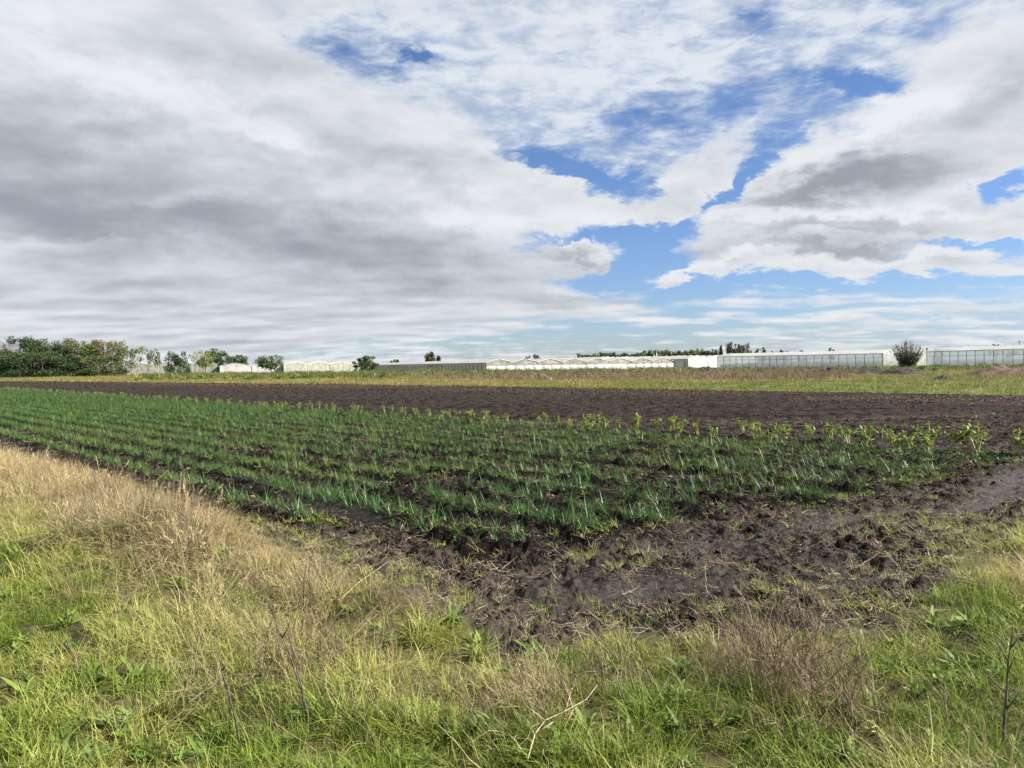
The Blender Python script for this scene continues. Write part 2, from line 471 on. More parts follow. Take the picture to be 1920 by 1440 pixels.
def row_end(s):
    """How near the planted beds come to the camera, along the rows."""
    return np.interp(s, [4.3, 4.9, 5.2, 9, 12, 18], [9.0, 8.4, 5.7, 4.9, 4.0, 3.2])


MUD = [(1150, 1115, 170, 28, -3, 1.0), (1300, 1085, 140, 22, 0, .6), (1570, 975, 130, 16, -6, .8), (1890, 905, 90, 22, -25, 1.1), (1820, 950, 90, 14, -12, .8),
       (650, 1000, 40, 10, 20, 1), (700, 965, 60, 10, 16, .8), (620, 945, 60, 9, 16, .9), (500, 910, 60, 7, 15, .8), (1350, 1020, 120, 16, 5, .6), (960, 1070, 60, 12, 15, .5)]


def height(x, y):
    x = np.asarray(x, float); y = np.asarray(y, float)
    s = x * RN[0] + y * RN[1]; t = x * RD[0] + y * RD[1]
    fd = field_d(x, y)
    fin = sst(fd, -0.15, 0.3)
    px, py = proj(x, y)
    mud = np.clip(ell(px, py, MUD), 0, 1)
    r = np.hypot(x, y)
    fine = sst(-r, -45, -14)
    w = sst(t - row_end(s), -0.6, 0.3) * sst(s, 3.7, 4.2) * sst(-s, -18.6, -18.0)
    wv = 0.09 * pn(t * 0.5, s * 2, 9) + 0.05 * pn(t * 2, s * 3, 12)
    beds = -np.cos(2 * np.pi * (s + wv - 5.3)) * 0.062 * w
    beds += w * 0.085 * np.exp(-(((s + wv - 5.3) % 1.0 - 0.87) / 0.09) ** 2) * (0.6 + pn(t * 3, s, 14))
    far = -np.cos(2 * np.pi * (s + 0.05 * pn(t * 0.3, s, 11)) / 0.62) * 0.045 * sst(s, 18.5, 19.2)
    cl = np.abs(fbm(x * 2.6, y * 2.6, 5, 21, 0.62))
    lump = 0.10 * (cl - 0.25) * (1 - 0.62 * mud) * fine * (1 + 0.5 * pn(x * 0.8, y * 0.8, 31))
    dip = -0.07 * np.exp(-(((px - 1180) / 150) ** 2 + ((py - 1022) / 16) ** 2)) - 0.04 * np.exp(-(((px - 930) / 90) ** 2 + ((py - 1062) / 16) ** 2))
    soil = beds + far + lump + 0.05 * pn(x * 0.5, y * 0.5, 41) * fine + dip - 0.03
    bank = sst(-s, -4.0, -3.2) * sst(t, 6.5, 10) * (0.12 + 0.08 * pn(x * 0.35, y * 0.35, 51))
    tus = 0.30 * np.exp(-(((px - 330) / 150) ** 2 + ((py - 1050) / 45) ** 2)) + 0.20 * np.exp(-(((px - 60) / 130) ** 2 + ((py - 950) / 36) ** 2)) + 0.10 * np.exp(-(((px - 760) / 130) ** 2 + ((py - 1140) / 30) ** 2))
    verge = tus * (y > 1) + 0.085 * fbm(x * 1.1, y * 1.1, 4, 61) * fine + 0.03 + bank + 0.12 * sst(r, 40, 80) * pn(x * 0.07, y * 0.07, 71)
    return fin * soil + (1 - fin) * verge


def build_ground():
    front = np.linspace(R(-56), R(56), 900)
    rest = np.linspace(R(56), R(304), 90)[1:-1]
    az = np.concatenate([front, rest]); na = len(az)
    rr = [0.8]
    while rr[-1] < 6000:
        r = rr[-1]
        rr.append(r * (1.0042 if r < 22 else 1.0065 if r < 90 else 1.012 if r < 200 else 1.08))
    rr = np.array(rr); nr = len(rr)
    A, Rr = np.meshgrid(az, rr)
    X, Y = np.sin(A) * Rr, np.cos(A) * Rr
    X, Y = X.ravel(), Y.ravel()
    Z = height(X, Y)
    i = np.arange(nr - 1)[:, None] * na + np.arange(na)[None, :]
    j = np.arange(nr - 1)[:, None] * na + ((np.arange(na) + 1) % na)[None, :]
    quads = np.stack([i, i + na, j + na, j], -1).reshape(-1, 4)
    fan = len(X)
    X = np.append(X, 0); Y = np.append(Y, 0); Z = np.append(Z, 0.03)
    fdq = field_d(X[quads].mean(1), Y[quads].mean(1)) > 0
    V = np.stack([X, Y, Z], -1)
    px, py = proj(X, Y)
    mud = np.clip(ell(px, py, MUD), 0, 1)
    s = X * RN[0] + Y * RN[1]
    for name, sel, mat in (('ploughed_field', fdq, M['soil']), ('ground', ~fdq, M['verge'])):
        q = quads[sel]
        used = np.zeros(len(V), bool); used[q.ravel()] = True
        tri = []
        if name == 'ground':
            ring = np.arange(na); tri = np.stack([np.full(na, fan), ring, (ring + 1) % na], -1)[:, ::-1]
            used[fan] = True
        idx = np.cumsum(used) - 1
        me = bpy.data.meshes.new(name)
        nf = len(q) + len(tri)
        me.vertices.add(int(used.sum())); me.vertices.foreach_set('co', V[used].astype(np.float32).ravel())
        loops = idx[q.ravel()]
        starts = np.arange(len(q)) * 4
        if len(tri):
            loops = np.concatenate([loops, idx[tri.ravel()]]); starts = np.concatenate([starts, len(q) * 4 + np.arange(len(tri)) * 3])
        me.loops.add(len(loops)); me.loops.foreach_set('vertex_index', loops.astype(np.int32))
        me.polygons.add(nf); me.polygons.foreach_set('loop_start', starts.astype(np.int32))
        me.polygons.foreach_set('use_smooth', np.ones(nf, bool))
        me.update(calc_edges=True)
        a = me.attributes.new('area', 'FLOAT_COLOR', 'POINT')
        if name == 'ploughed_field':
            c = np.stack([mud, sst(s, 18.3, 18.9), sst(row_end(s) + 0.5 - (X * RD[0] + Y * RD[1]), 0, 1.2) + sst(-s, -4.6, -4.2) * (s < 4.7), np.ones_like(mud)], -1)
        else:
            c = ground_areas(px, py, X, Y, s)
        a.data.foreach_set('color', c[used].astype(np.float32).ravel())
        me.materials.append(mat)
        o = bpy.data.objects.new(name, me); COL.objects.link(o)
        o['kind'] = 'structure'
        o['label'] = {'ploughed_field': 'dark muddy soil of the ploughed vegetable field', 'ground': 'grassy verge and grassland around the ploughed field'}[name]


def ground_areas(px, py, X, Y, s):
    """Plant litter colour of each patch of the grassland: green sward, straw, brown weeds, bare earth."""
    h = hor(px)
    dy = py - h
    n = fbm(X * 0.12, Y * 0.05, 4, 81)
    green = np.array([0.085, 0.125, 0.022]); straw = np.array([0.20, 0.165, 0.055]); brown = np.array([0.10, 0.075, 0.055]); earth = np.array([0.028, 0.024, 0.016])
    c = np.ones((len(px), 3)) * (green * 0.5 + straw * 0.35)
    c = c + (straw * 0.9 - c) * np.clip(0.5 + n * 1.2, 0, 1)[:, None] * 0.7
    b = sst(px, 600, 1000) * sst(-py, -715, -711) * sst(dy, 13, 18)
    b = np.clip(b * (0.8 + n), 0, 1)[:, None]
    c = c + (brown - c) * b
    g = (sst(px, 1000, 1300) * sst(py, 716, 722) * sst(-py, -760, -745))[:, None]
    c = c + (green * 0.75 - c) * g * 0.7
    g = (sst(px, 1480, 1600) * sst(-dy, -27, -23))[:, None]
    c = c + (green * 1.0 - c) * g * 0.85
    near_ = sst(py, 770, 840)[:, None]
    c = c + (earth - c) * near_ * 0.7
    return np.concatenate([c, np.ones((len(px), 1))], 1)


# ------------------------------------------------------------------ mesh helpers
class MB:
    """Collects faces for one mesh; 'rnd' is a random shade per leaf, 'along' runs root to tip."""
    def __init__(s): s.v, s.f, s.r, s.a = [], [], [], []
    def strip(s, pts, side, w, rnd, taper=0.15, wmid=None):
        n = len(pts); b = len(s.v)
        for i, p in enumerate(pts):
            k = i / (n - 1)
            ww = w * (1 - (1 - taper) * k) if wmid is None else w * (taper + (1 - taper) * math.sin(math.pi * min(k * 0.85 + 0.12, 1)))
            s.v += [p - side * ww / 2, p + side * ww / 2]; s.r += [rnd, rnd]; s.a += [k, k]
        for i in range(n - 1):
            q = b + 2 * i; s.f.append((q, q + 1, q + 3, q + 2))
    def tube(s, pts, r0, r1, n=5, rnd=0.5, cap=True):
        b = len(s.v); m = len(pts)
        for i, p in enumerate(pts):
            d = (pts[min(i + 1, m - 1)] - pts[max(i - 1, 0)]).normalized()
            a = d.cross(Vector((0.3, 0.9, 0.1)) if abs(d.z) > 0.9 else Vector((0, 0, 1))).normalized(); c = d.cross(a)
            r = r0 + (r1 - r0) * i / (m - 1)
            for k in range(n):
                t = 2 * math.pi * k / n
                s.v.append(p + (a * math.cos(t) + c * math.sin(t)) * r); s.r.append(rnd); s.a.append(i / (m - 1))
        for i in range(m - 1):
            for k in range(n):
                q = b + i * n
                s.f.append((q + k, q + (k + 1) % n, q + n + (k + 1) % n, q + n + k))
        if cap:
            s.f.append(tuple(b + k for k in range(n))[::-1]); s.f.append(tuple(b + (m - 1) * n + k for k in range(n)))
    def poly(s, pts, rnd=0.5):
        b = len(s.v); s.v += [Vector(p) for p in pts]; s.r += [rnd] * len(pts); s.a += [0.5] * len(pts)
        s.f.append(tuple(range(b, b + len(pts))))
    def box(s, c, ax, ay, az, rnd=0.5):
        c, ax, ay, az = Vector(c), Vector(ax), Vector(ay), Vector(az)
        b = len(s.v)
        for i in (-1, 1):
            for j in (-1, 1):
                for k in (-1, 1):
                    s.v.append(c + ax * i + ay * j + az * k); s.r.append(rnd); s.a.append(0.5)
        for q in ((0, 1, 3, 2), (4, 6, 7, 5), (0, 4, 5, 1), (2, 3, 7, 6), (0, 2, 6, 4), (1, 5, 7, 3)):
            s.f.append(tuple(b + i for i in q))
    def mesh(s, name, mat, smooth_=False):
        me = bpy.data.meshes.new(name)
        me.from_pydata([tuple(v) for v in s.v], [], s.f)
        for nm, arr in (('rnd', s.r), ('along', s.a)):
            a = me.attributes.new(nm, 'FLOAT', 'POINT'); a.data.foreach_set('value', arr)
        if smooth_: me.polygons.foreach_set('use_smooth', [True] * len(me.polygons))
        me.materials.append(M[mat]); me.update()
        return me
    def build(s, name, mat, parent=None, smooth_=False, loc=None):
        o = bpy.data.objects.new(name, s.mesh(name, mat, smooth_)); COL.objects.link(o)
        if parent is not None: o.parent = parent
        if loc is not None: o.location = loc
        return o


def tag(o, label=None, cat=None, group=None, kind=None):
    if label: o['label'] = label
    if cat: o['category'] = cat
    if group: o['group'] = group
    if kind: o['kind'] = kind
    return o


def empty(name, loc, label, cat, group=None):
    o = bpy.data.objects.new(name, None); COL.objects.link(o); o.location = loc
    o.empty_display_size = 0.2
    return tag(o, label, cat, group)


rnd = random.Random(11)
U = rnd.uniform


def blade(mb, base, az, lean, L, w, curl, seg=4, jit=0.0, r=None, taper=0.15, wmid=None):
    """One leaf: starts leaning 'lean' from upright, bends over by 'curl' along its length."""
    p = Vector(base); pts = [p.copy()]; a = lean
    d2 = Vector((math.cos(az), math.sin(az), 0)); side = Vector((-math.sin(az), math.cos(az), 0))
    for i in range(seg):
        a += curl / seg
        d = d2 * math.sin(a) + Vector((0, 0, 1)) * math.cos(a)
        if jit: d = (d + Vector((U(-jit, jit), U(-jit, jit), U(-jit, jit)))).normalized()
        p = p + d * (L / seg)
        if p.z < 0.004: p.z = 0.004
        pts.append(p.copy())
    tw = U(-0.6, 0.6)
    side = (side * math.cos(tw) + Vector((0, 0, 1)) * math.sin(tw)).normalized()
    mb.strip(pts, side, w, U(0, 1) if r is None else r, taper, wmid)
    return pts


def tuft(n, rad, L, w, lean, curl, jit=0.0, seg=4, mat='green_blade', name='tuft'):
    mb = MB()
    for i in range(n):
        q, a = rad * math.sqrt(U(0, 1)), U(0, 6.283)
        blade(mb, (q * math.cos(a), q * math.sin(a), -0.01), U(0, 6.283) if U(0, 1) < 0.5 else a, U(*lean), U(*L), w * U(0.6, 1.3), U(*curl), seg, jit)
    return mb.mesh(name, mat)


def twigs(n, rad, L, w, mat, name, lean=(0.0, 0.7), forks=3):
    mb = MB()
    for i in range(n):
        q, a = rad * math.sqrt(U(0, 1)), U(0, 6.283)
        l = U(*L)
        pts = blade(mb, (q * math.cos(a), q * math.sin(a), 0), U(0, 6.283), U(*lean), l, w, U(-0.5, 1.2), 5, 0.22, taper=0.4)
        for k in range(forks):
            j = rnd.randint(2, 4)
            blade(mb, pts[j], U(0, 6.283), U(0.3, 1.2), l * U(0.2, 0.45), w * 0.6, U(-0.6, 1.0), 3, 0.25, taper=0.3)
    return mb.mesh(name, mat)


def seed_stems(n):
    mb = MB()
    for i in range(n):
        a = U(0, 6.283)
        pts = blade(mb, (0.06 * math.cos(a), 0.06 * math.sin(a), 0), U(0, 6.283), U(0.0, 0.5), U(0.18, 0.34), 0.0028, U(0.0, 0.6), 6, 0.06, taper=0.6)
        tip, d = pts[-1], (pts[-1] - pts[-2]).normalized()
        for k in range(16):
            p = tip - d * 0.005 * k
            blade(mb, p, U(0, 6.283), U(0.3, 1.2), U(0.012, 0.03), 0.004, U(-0.3, 0.5), 2, 0.1, r=U(.6, 1), taper=0.4)
    for i in range(14):
        blade(mb, (U(-.08, .08), U(-.08, .08), 0), U(0, 6.283), U(0.3, 1.4), U(0.1, 0.25), 0.0036, U(0, 1.5), 5, 0.25)
    return mb.mesh('seed_stems', 'straw_blade')


def rosette(n, L, w, mat, name, lean=(0.3, 1.2)):
    mb = MB()
    for i in range(n):
        blade(mb, (U(-.02, .02), U(-.02, .02), 0), U(0, 6.283), U(*lean), U(*L), w * U(0.7, 1.2), U(0.2, 0.9), 4, 0.03, taper=0.2, wmid=1)
    return mb.mesh(name, mat)


def leek(k):
    mb = MB()
    n = rnd.randint(11, 17); az0 = U(0, 6.283)
    for i in range(n):
        az = az0 + (0 if i % 2 else math.pi) + U(-0.9, 0.9)
        L = U(0.13, 0.33) * (0.7 if i < 3 else 1)
        blade(mb, (U(-.025, .025), U(-.025, .025), -0.01), az, U(0.05, 0.75), L, U(0.007, 0.013), U(0.0, 0.9) * (2.0 if U(0, 1) < 0.2 else 1), 5, 0.05, taper=0.12)
    return mb.mesh('leek_plant', 'leek_leaf')


def clod(k):
    bm = bmesh.new(); bmesh.ops.create_icosphere(bm, subdivisions=2, radius=1)
    sx, sy, sz = U(0.7, 1.3), U(0.7, 1.3), U(0.45, 0.8)
    from mathutils import noise as mn
    for v in bm.verts:
        f = 1 + 0.45 * mn.noise(v.co * 1.3 + Vector((k * 7.1, 0, 0))) + 0.25 * mn.noise(v.co * 3.1 + Vector((0, k * 3.3, 0)))
        v.co = Vector((v.co.x * sx * f, v.co.y * sy * f, v.co.z * sz * f))
    me = bpy.data.meshes.new('soil_clod'); bm.to_mesh(me); bm.free(); me.materials.append(M['clod'])
    return me


# ------------------------------------------------------------------ scattering: one object per kind of ground cover
def scatter(name, meshes, xy, scale, label, tint=None, rot=None, zoff=0.0, tilt=0.0, cat=None):
    n = len(xy)
    src = bpy.data.collections.new(name + '_kinds')
    for k, me in enumerate(meshes):
        src.objects.link(bpy.data.objects.new(f'{name}_kind', me))
    me = bpy.data.meshes.new(name); me.vertices.add(n)
    z = height(xy[:, 0], xy[:, 1]) + zoff
    me.vertices.foreach_set('co', np.column_stack([xy, z]).astype(np.float32).ravel())
    rs = np.random.RandomState(abs(hash_(name)) % 99991)
    r3 = np.column_stack([rs.normal(0, 1, n) * tilt, rs.normal(0, 1, n) * tilt, rs.rand(n) * 6.283 if rot is None else rot])
    for nm, ty, key, val in (('rot', 'FLOAT_VECTOR', 'vector', r3), ('size', 'FLOAT', 'value', scale * np.ones(n)),
                             ('tint', 'FLOAT', 'value', rs.rand(n) if tint is None else tint), ('which', 'INT', 'value', rs.randint(0, len(meshes), n))):
        a = me.attributes.new(nm, ty, 'POINT')
        a.data.foreach_set(key, np.asarray(val, np.int32 if ty == 'INT' else np.float32).ravel())
    o = bpy.data.objects.new(name, me); COL.objects.link(o)
    g = bpy.data.node_groups.new(name, 'GeometryNodeTree')
    g.interface.new_socket('Geometry', in_out='INPUT', socket_type='NodeSocketGeometry')
    g.interface.new_socket('Geometry', in_out='OUTPUT', socket_type='NodeSocketGeometry')
    gi, go = g.nodes.new('NodeGroupInput'), g.nodes.new('NodeGroupOutput')
    ci = g.nodes.new('GeometryNodeCollectionInfo'); ci.inputs['Collection'].default_value = src
    ci.inputs['Separate Children'].default_value = True; ci.inputs['Reset Children'].default_value = True
    ip = g.nodes.new('GeometryNodeInstanceOnPoints'); ip.inputs['Pick Instance'].default_value = True
    def na(nm, ty):
        q = g.nodes.new('GeometryNodeInputNamedAttribute'); q.data_type = ty; q.inputs['Name'].default_value = nm
        return next(s for s in q.outputs if s.enabled and s.name == 'Attribute')
    L = g.links.new
    L(gi.outputs[0], ip.inputs['Points']); L(ci.outputs[0], ip.inputs['Instance'])
    L(na('which', 'INT'), ip.inputs['Instance Index']); L(na('rot', 'FLOAT_VECTOR'), ip.inputs['Rotation']); L(na('size', 'FLOAT'), ip.inputs['Scale'])
    L(ip.outputs[0], go.inputs[0])
    md = o.modifiers.new('scatter', 'NODES'); md.node_group = g
    tag(o, label, cat, None, 'stuff')
    return o


def hash_(s):
    h = 7
    for c in s: h = (h * 31 + ord(c)) % 1000003
    return h


def cast(n, seed, x0, x1, y0, y1):
    rs = np.random.RandomState(seed)
    return np.column_stack([rs.uniform(x0, x1, n), rs.uniform(y0, y1, n)])


def keep(xy, p, seed):
    rs = np.random.RandomState(seed)
    return xy[rs.rand(len(xy)) < p]


# ------------------------------------------------------------------ ground cover
GREEN = [(500, 1450, 400, 90, 0, .8), (330, 1330, 160, 90, 0, .5), (600, 1350, 140, 60, 0, .35), (0, 1180, 160, 110, 0, 1.2), (20, 1380, 260, 130, 0, 1.0), (220, 1280, 120, 60, 0, .5), (870, 1210, 70, 32, 0, 1.6), (1070, 1250, 130, 36, 0, 1.5), (1200, 1270, 90, 40, 0, 1.0),
         (1250, 1330, 90, 40, 0, 1.0), (1650, 1260, 110, 60, 0, 1.2), (1850, 1290, 200, 100, 0, 1.3), (1780, 1115, 40, 14, 0, 1.2), (1870, 1150, 90, 40, 0, 1.2), (1400, 1330, 60, 40, 0, .9),
         (1150, 1440, 300, 70, 0, .7), (1600, 1440, 400, 80, 0, .9), (700, 1450, 500, 60, 0, .45), (1860, 1010, 80, 24, 0, .7), (1070, 1390, 90, 40, 0, .4), (880, 1370, 90, 50, 0, .5)]
STRAW = [(200, 960, 330, 110, 22, 1.2), (400, 1060, 160, 60, 10, 1.1), (700, 1080, 200, 60, 5, .9), (980, 1330, 110, 60, 0, 1.1), (1900, 1090, 110, 45, 0, 1.4), (480, 1210, 200, 70, 0, .3),
         (1010, 1420, 150, 60, 0, .8), (1500, 1380, 160, 70, 0, .4), (1450, 1200, 160, 40, 0, .5), (0, 900, 300, 60, 0, 1), (900, 1300, 250, 80, 0, .3)]
BROWN = [(740, 1140, 190, 60, 4, 1.3), (280, 1010, 190, 48, 12, 1.0), (1420, 1290, 190, 55, 0, 1.0), (1600, 1370, 130, 45, 0, .7), (1090, 1370, 100, 40, 0, .4), (600, 1290, 150, 60, 0, .5), (1000, 1190, 90, 25, 0, .5)]


def cover():
    rs = np.random.RandomState(3)
    # near verge
    xy = cast(150000, 1, -16, 14, 1.3, 22)
    px, py = proj(xy[:, 0], xy[:, 1])
    fd = field_d(xy[:, 0], xy[:, 1])
    ok = (px > -260) & (px < 2180) & (py < 1800) & (fd < 0.0)
    xy, px, py, fd = xy[ok], px[ok], py[ok], fd[ok]
    far = np.hypot(xy[:, 0], xy[:, 1])
    lod = np.clip((9.0 / far) ** 0.6, 0, 1)
    edge = sst(-fd, 0.0, 0.35)
    n = fbm(xy[:, 0] * 0.9, xy[:, 1] * 0.9, 3, 91)
    n2 = fbm(xy[:, 0] * 2.4, xy[:, 1] * 2.4, 3, 95)
    g = ell(px, py, GREEN); s = ell(px, py, STRAW); b = ell(px, py, BROWN)
    thin = 1 - 0.75 * np.exp(-(((px - 1560) / 220) ** 2 + ((py - 1195) / 28) ** 2)) - 0.6 * np.exp(-(((px - 1780) / 70) ** 2 + ((py - 1200) / 40) ** 2))
    gm = [tuft(26, 0.08, (0.09, 0.25), 0.0058, (0.0, 0.9), (0.2, 1.7), 0.10, name='grass_tuft') for k in range(4)] + \
         [tuft(30, 0.09, (0.05, 0.13), 0.0055, (0.1, 1.2), (0.1, 1.5), 0.10, name='grass_tuft') for k in range(4)]
    p = np.clip(g * 0.75 + 0.30 + 0.35 * n2 - 0.15 * s, 0.03, 1) * thin * lod * 0.62 * (1 + 0.6 * sst(-far, -4.6, -3.4)) * (0.3 + 0.7 * edge)
    q = np.random.RandomState(21).rand(len(xy)) < p
    tint = np.clip(0.60 - g[q] * 0.42 + n[q] * 0.75 + rs.normal(0, 0.16, q.sum()) + 0.1 * s[q], 0, 1)
    sz = (0.68 + 0.35 * rs.rand(q.sum())) * np.clip(1 + 0.7 * n2[q], .5, 1.5)
    scatter('green_grass', gm, xy[q], sz, 'fresh green grass of the verge in front of the field', tint, tilt=0.12)
    # tangled dead grass; short where the verge meets the bare field
    short = 0.45 + 0.55 * sst(-fd, 0.1, 1.1)
    hum = np.clip(1 + 0.9 * fbm(xy[:, 0] * 1.5, xy[:, 1] * 1.5, 2, 93), 0.5, 1.6)
    sm = [tuft(34, 0.12, (0.12, 0.38), 0.0036, (0.1, 1.45), (0.0, 2.0), 0.28, 6, 'straw_blade', 'straw_tuft') for k in range(6)] + [seed_stems(7) for k in range(1)]
    p = np.clip(s * 0.55 + 0.20 + 0.35 * n - 0.42 * g, 0.02, 1) * thin * lod * 0.58 * (1 + 0.4 * sst(-far, -4.6, -3.4)) * (0.25 + 0.75 * edge)
    q = np.random.RandomState(22).rand(len(xy)) < p
    bankx = sst(-(xy[q] @ RN), -4.3, -3.6) * sst(xy[q] @ RD, 5, 9)
    tint = np.clip(0.75 - s[q] * 0.75 + n[q] * 0.5 + rs.normal(0, 0.2, q.sum()), 0, 1)
    scatter('dry_grass', sm, xy[q], (0.65 + 0.5 * rs.rand(q.sum())) * (1 + 0.15 * bankx) * hum[q] * short[q], 'tangled dry straw coloured grass of the verge', tint, tilt=0.2)
    # golden dry grass on the left bank and at the right edge
    w = ell(px, py, [(60, 880, 200, 40, 24, 1.2), (260, 950, 160, 45, 24, 1.2), (470, 1030, 90, 40, 20, 1.1), (420, 980, 90, 30, 20, .9), (1910, 1085, 110, 30, 0, 1.3), (690, 1060, 110, 18, 12, .7), (-200, 830, 300, 50, 20, 1.2)])
    q = np.random.RandomState(23).rand(len(xy)) < np.clip(w * (0.8 + n2), 0, 1) * lod * 0.42 * edge
    pm = [tuft(30, 0.10, (0.12, 0.32), 0.0040, (0.0, 1.1), (0.0, 1.5), 0.20, 5, 'pale_blade', 'golden_tuft') for k in range(5)]
    scatter('golden_dry_grass', pm, xy[q], (0.8 + 0.4 * rs.rand(q.sum())) * hum[q] * short[q] ** .5, 'golden dry grass topping the bank beside the field', None, tilt=0.15)
    # brown dead weeds
    bm_ = [twigs(14, 0.10, (0.18, 0.42), 0.0038, 'brown_twig', 'weed_twigs') for k in range(5)]
    q = np.random.RandomState(24).rand(len(xy)) < np.clip(b * (0.75 + 0.8 * n2) + 0.04, 0, 1) * lod * 0.19 * edge
    scatter('brown_weeds', bm_, xy[q], (0.8 + 0.4 * rs.rand(q.sum())) * hum[q] * short[q] ** .7, 'brown dead weeds tangled in the verge grass', None, tilt=0.35)
    # broad leaved weeds
    wm = [rosette(16, (0.05, 0.13), 0.020, 'weed_leaf', 'weed_rosette') for k in range(3)] + [rosette(22, (0.03, 0.08), 0.012, 'weed_leaf', 'weed_rosette', (0.0, 1.3)) for k in range(3)]
    q = np.random.RandomState(25).rand(len(xy)) < np.clip(g * 0.6 + 0.1 + 0.5 * n2, 0, 1) * lod * 0.10
    scatter('broadleaf_weeds', wm, xy[q], 0.7 + 0.6 * rs.rand(q.sum()), 'small leafy green weeds growing through the verge grass', None, tilt=0.2, zoff=0.02)
    # small grass creeping over the muddy headland
    xy = cast(60000, 2, -8, 16, 3, 15); px, py = proj(xy[:, 0], xy[:, 1]); fd = field_d(xy[:, 0], xy[:, 1])
    mud = np.clip(ell(px, py, MUD), 0, 1)
    s_ = xy @ RN; t_ = xy @ RD
    head = (fd > 0) & (t_ < row_end(s_) + 0.3) | (fd > 0) & (s_ < 4.55)
    w = ell(px, py, [(1140, 1050, 70, 14, 0, 1.3), (1690, 985, 120, 18, 4, 1.1), (1860, 1010, 110, 30, 0, 1.3), (1560, 1110, 90, 24, 0, .6), (1240, 1150, 300, 16, 0, .5), (1750, 1060, 90, 40, 0, .8), (560, 1015, 80, 22, 15, 1.3), (660, 1055, 90, 18, 18, 1.0), (840, 1120, 90, 22, 30, .8),
                     (800, 1090, 140, 20, 15, .5), (1640, 1140, 140, 22, 0, .9), (1430, 1120, 90, 30, 0, .3), (480, 970, 60, 14, 15, .9), (1250, 1000, 200, 60, 0, .06)])
    nn = fbm(xy[:, 0] * 2.2, xy[:, 1] * 2.2, 3, 96)
    q = head & (np.random.RandomState(26).rand(len(xy)) < np.clip(w * (0.9 + 1.4 * nn) + 0.04, 0, 1) * 0.55 * (1 - mud))
    cm = [tuft(16, 0.05, (0.05, 0.13), 0.0045, (0.2, 1.2), (0.0, 1.2), 0.08, 3, name='creeping_grass') for k in range(5)]
    scatter('headland_grass', cm, xy[q], 0.8 + 0.5 * rs.rand(q.sum()), 'low yellow green grass creeping over the muddy headland', np.clip(0.55 + rs.normal(0, .25, q.sum()), 0, 1), tilt=0.2)
    # straw and roots lying on the mud
    lm = []
    for k in range(8):
        mb = MB()
        for i in range(9):
            a = U(0, 6.283)
            blade(mb, (U(-.08, .08), U(-.08, .08), U(0.004, .02)), a, U(1.15, 1.55), U(0.03, 0.15), U(0.002, 0.0055), U(-0.4, 0.3), 5, 0.38, taper=0.5)
        lm.append(mb.mesh('straw_litter', 'litter'))
    xy = cast(170000, 3, -18, 22, 3, 26); px, py = proj(xy[:, 0], xy[:, 1]); fd = field_d(xy[:, 0], xy[:, 1])
    nn = fbm(xy[:, 0] * 1.3, xy[:, 1] * 1.3, 4, 97)
    mud = np.clip(ell(px, py, MUD), 0, 1)
    w = (0.22 + 0.55 * np.exp(-(np.abs(fd) / 0.7) ** 2) + ell(px, py, [(1500, 1120, 320, 50, 0, .6), (720, 1060, 180, 36, 14, 1.5), (1750, 1020, 200, 50, 0, .5)])) * (0.9 + 1.3 * nn)
    q = (fd > -0.3) & (px > -100) & (px < 2020) & (np.random.RandomState(27).rand(len(xy)) < np.clip(w, 0.02, 1) * (1 - 0.55 * mud) * 0.60)
    scatter('straw_litter', lm, xy[q], 0.7 + 0.8 * rs.rand(q.sum()), 'dry straw and root litter lying on the dark mud', None, tilt=0.12, zoff=0.006)
    # clods
    cl = [clod(k) for k in range(8)]
    xy = cast(260000, 4, -20, 22, 3, 26); px, py = proj(xy[:, 0], xy[:, 1]); fd = field_d(xy[:, 0], xy[:, 1])
    s_ = xy @ RN
    mud = np.clip(ell(px, py, MUD), 0, 1)
    nn = fbm(xy[:, 0] * 1.1, xy[:, 1] * 1.1, 4, 98)
    ridge = np.exp(-(((s_ - 5.3) % 1.0 - 0.87) / 0.14) ** 2)
    w = (0.16 + 0.5 * nn + 0.45 * ridge) * (1 - 0.9 * mud)
    q = (fd > 0.02) & (px > -100) & (px < 2020) & (np.random.RandomState(28).rand(len(xy)) < np.clip(w, 0.05, 1) * 0.9)
    r2 = np.random.RandomState(29)
    sz = 0.008 + 0.034 * r2.rand(q.sum()) ** 3
    scatter('soil_clods', cl, xy[q], sz, 'dark broken soil clods over the field rows', None, tilt=0.5, zoff=-0.002)
    xy = cast(420000, 44, -130, 60, 16, 130); px, py = proj(xy[:, 0], xy[:, 1]); fd = field_d(xy[:, 0], xy[:, 1]); s_ = xy @ RN; dd = xy[:, 1]
    nn = fbm(s_ * 1.3, (xy @ RD) * 0.12, 4, 99)
    q = (fd > 0.1) & (px > -60) & (px < 1980) & (s_ > 18.5) & (r2.rand(len(xy)) < np.clip(0.35 + nn, 0.05, 1) * np.clip((30 / dd), .15, 1) * 0.6)
    scatter('far_clods', cl, xy[q], (0.02 + 0.05 * r2.rand(q.sum()) ** 2) * np.clip(dd[q] / 40, 1, 2.2), 'dark clods over the bare far rows of the field', None, tilt=0.5, zoff=-0.004)
    # distant grassland: tufts and weeds behind the field
    xy = cast(330000, 5, -190, 175, 25, 300)
    px, py = proj(xy[:, 0], xy[:, 1]); fd = field_d(xy[:, 0], xy[:, 1])
    dy = py - hor(px)
    ok = (px > -60) & (px < 1980) & (fd < -0.2) & (py < 760) & (xy[:, 1] < 215) & (xy @ RN > 20)
    xy, px, py, fd, dy = [v[ok] for v in (xy, px, py, fd, dy)]
    far = xy[:, 1]
    nb = fbm(xy[:, 0] * 0.09, xy[:, 1] * 0.045, 4, 101)
    brown = sst(px, 660, 960) * sst(-px, -1640, -1500) * sst(-py, -716, -711) * sst(dy, 13, 17)
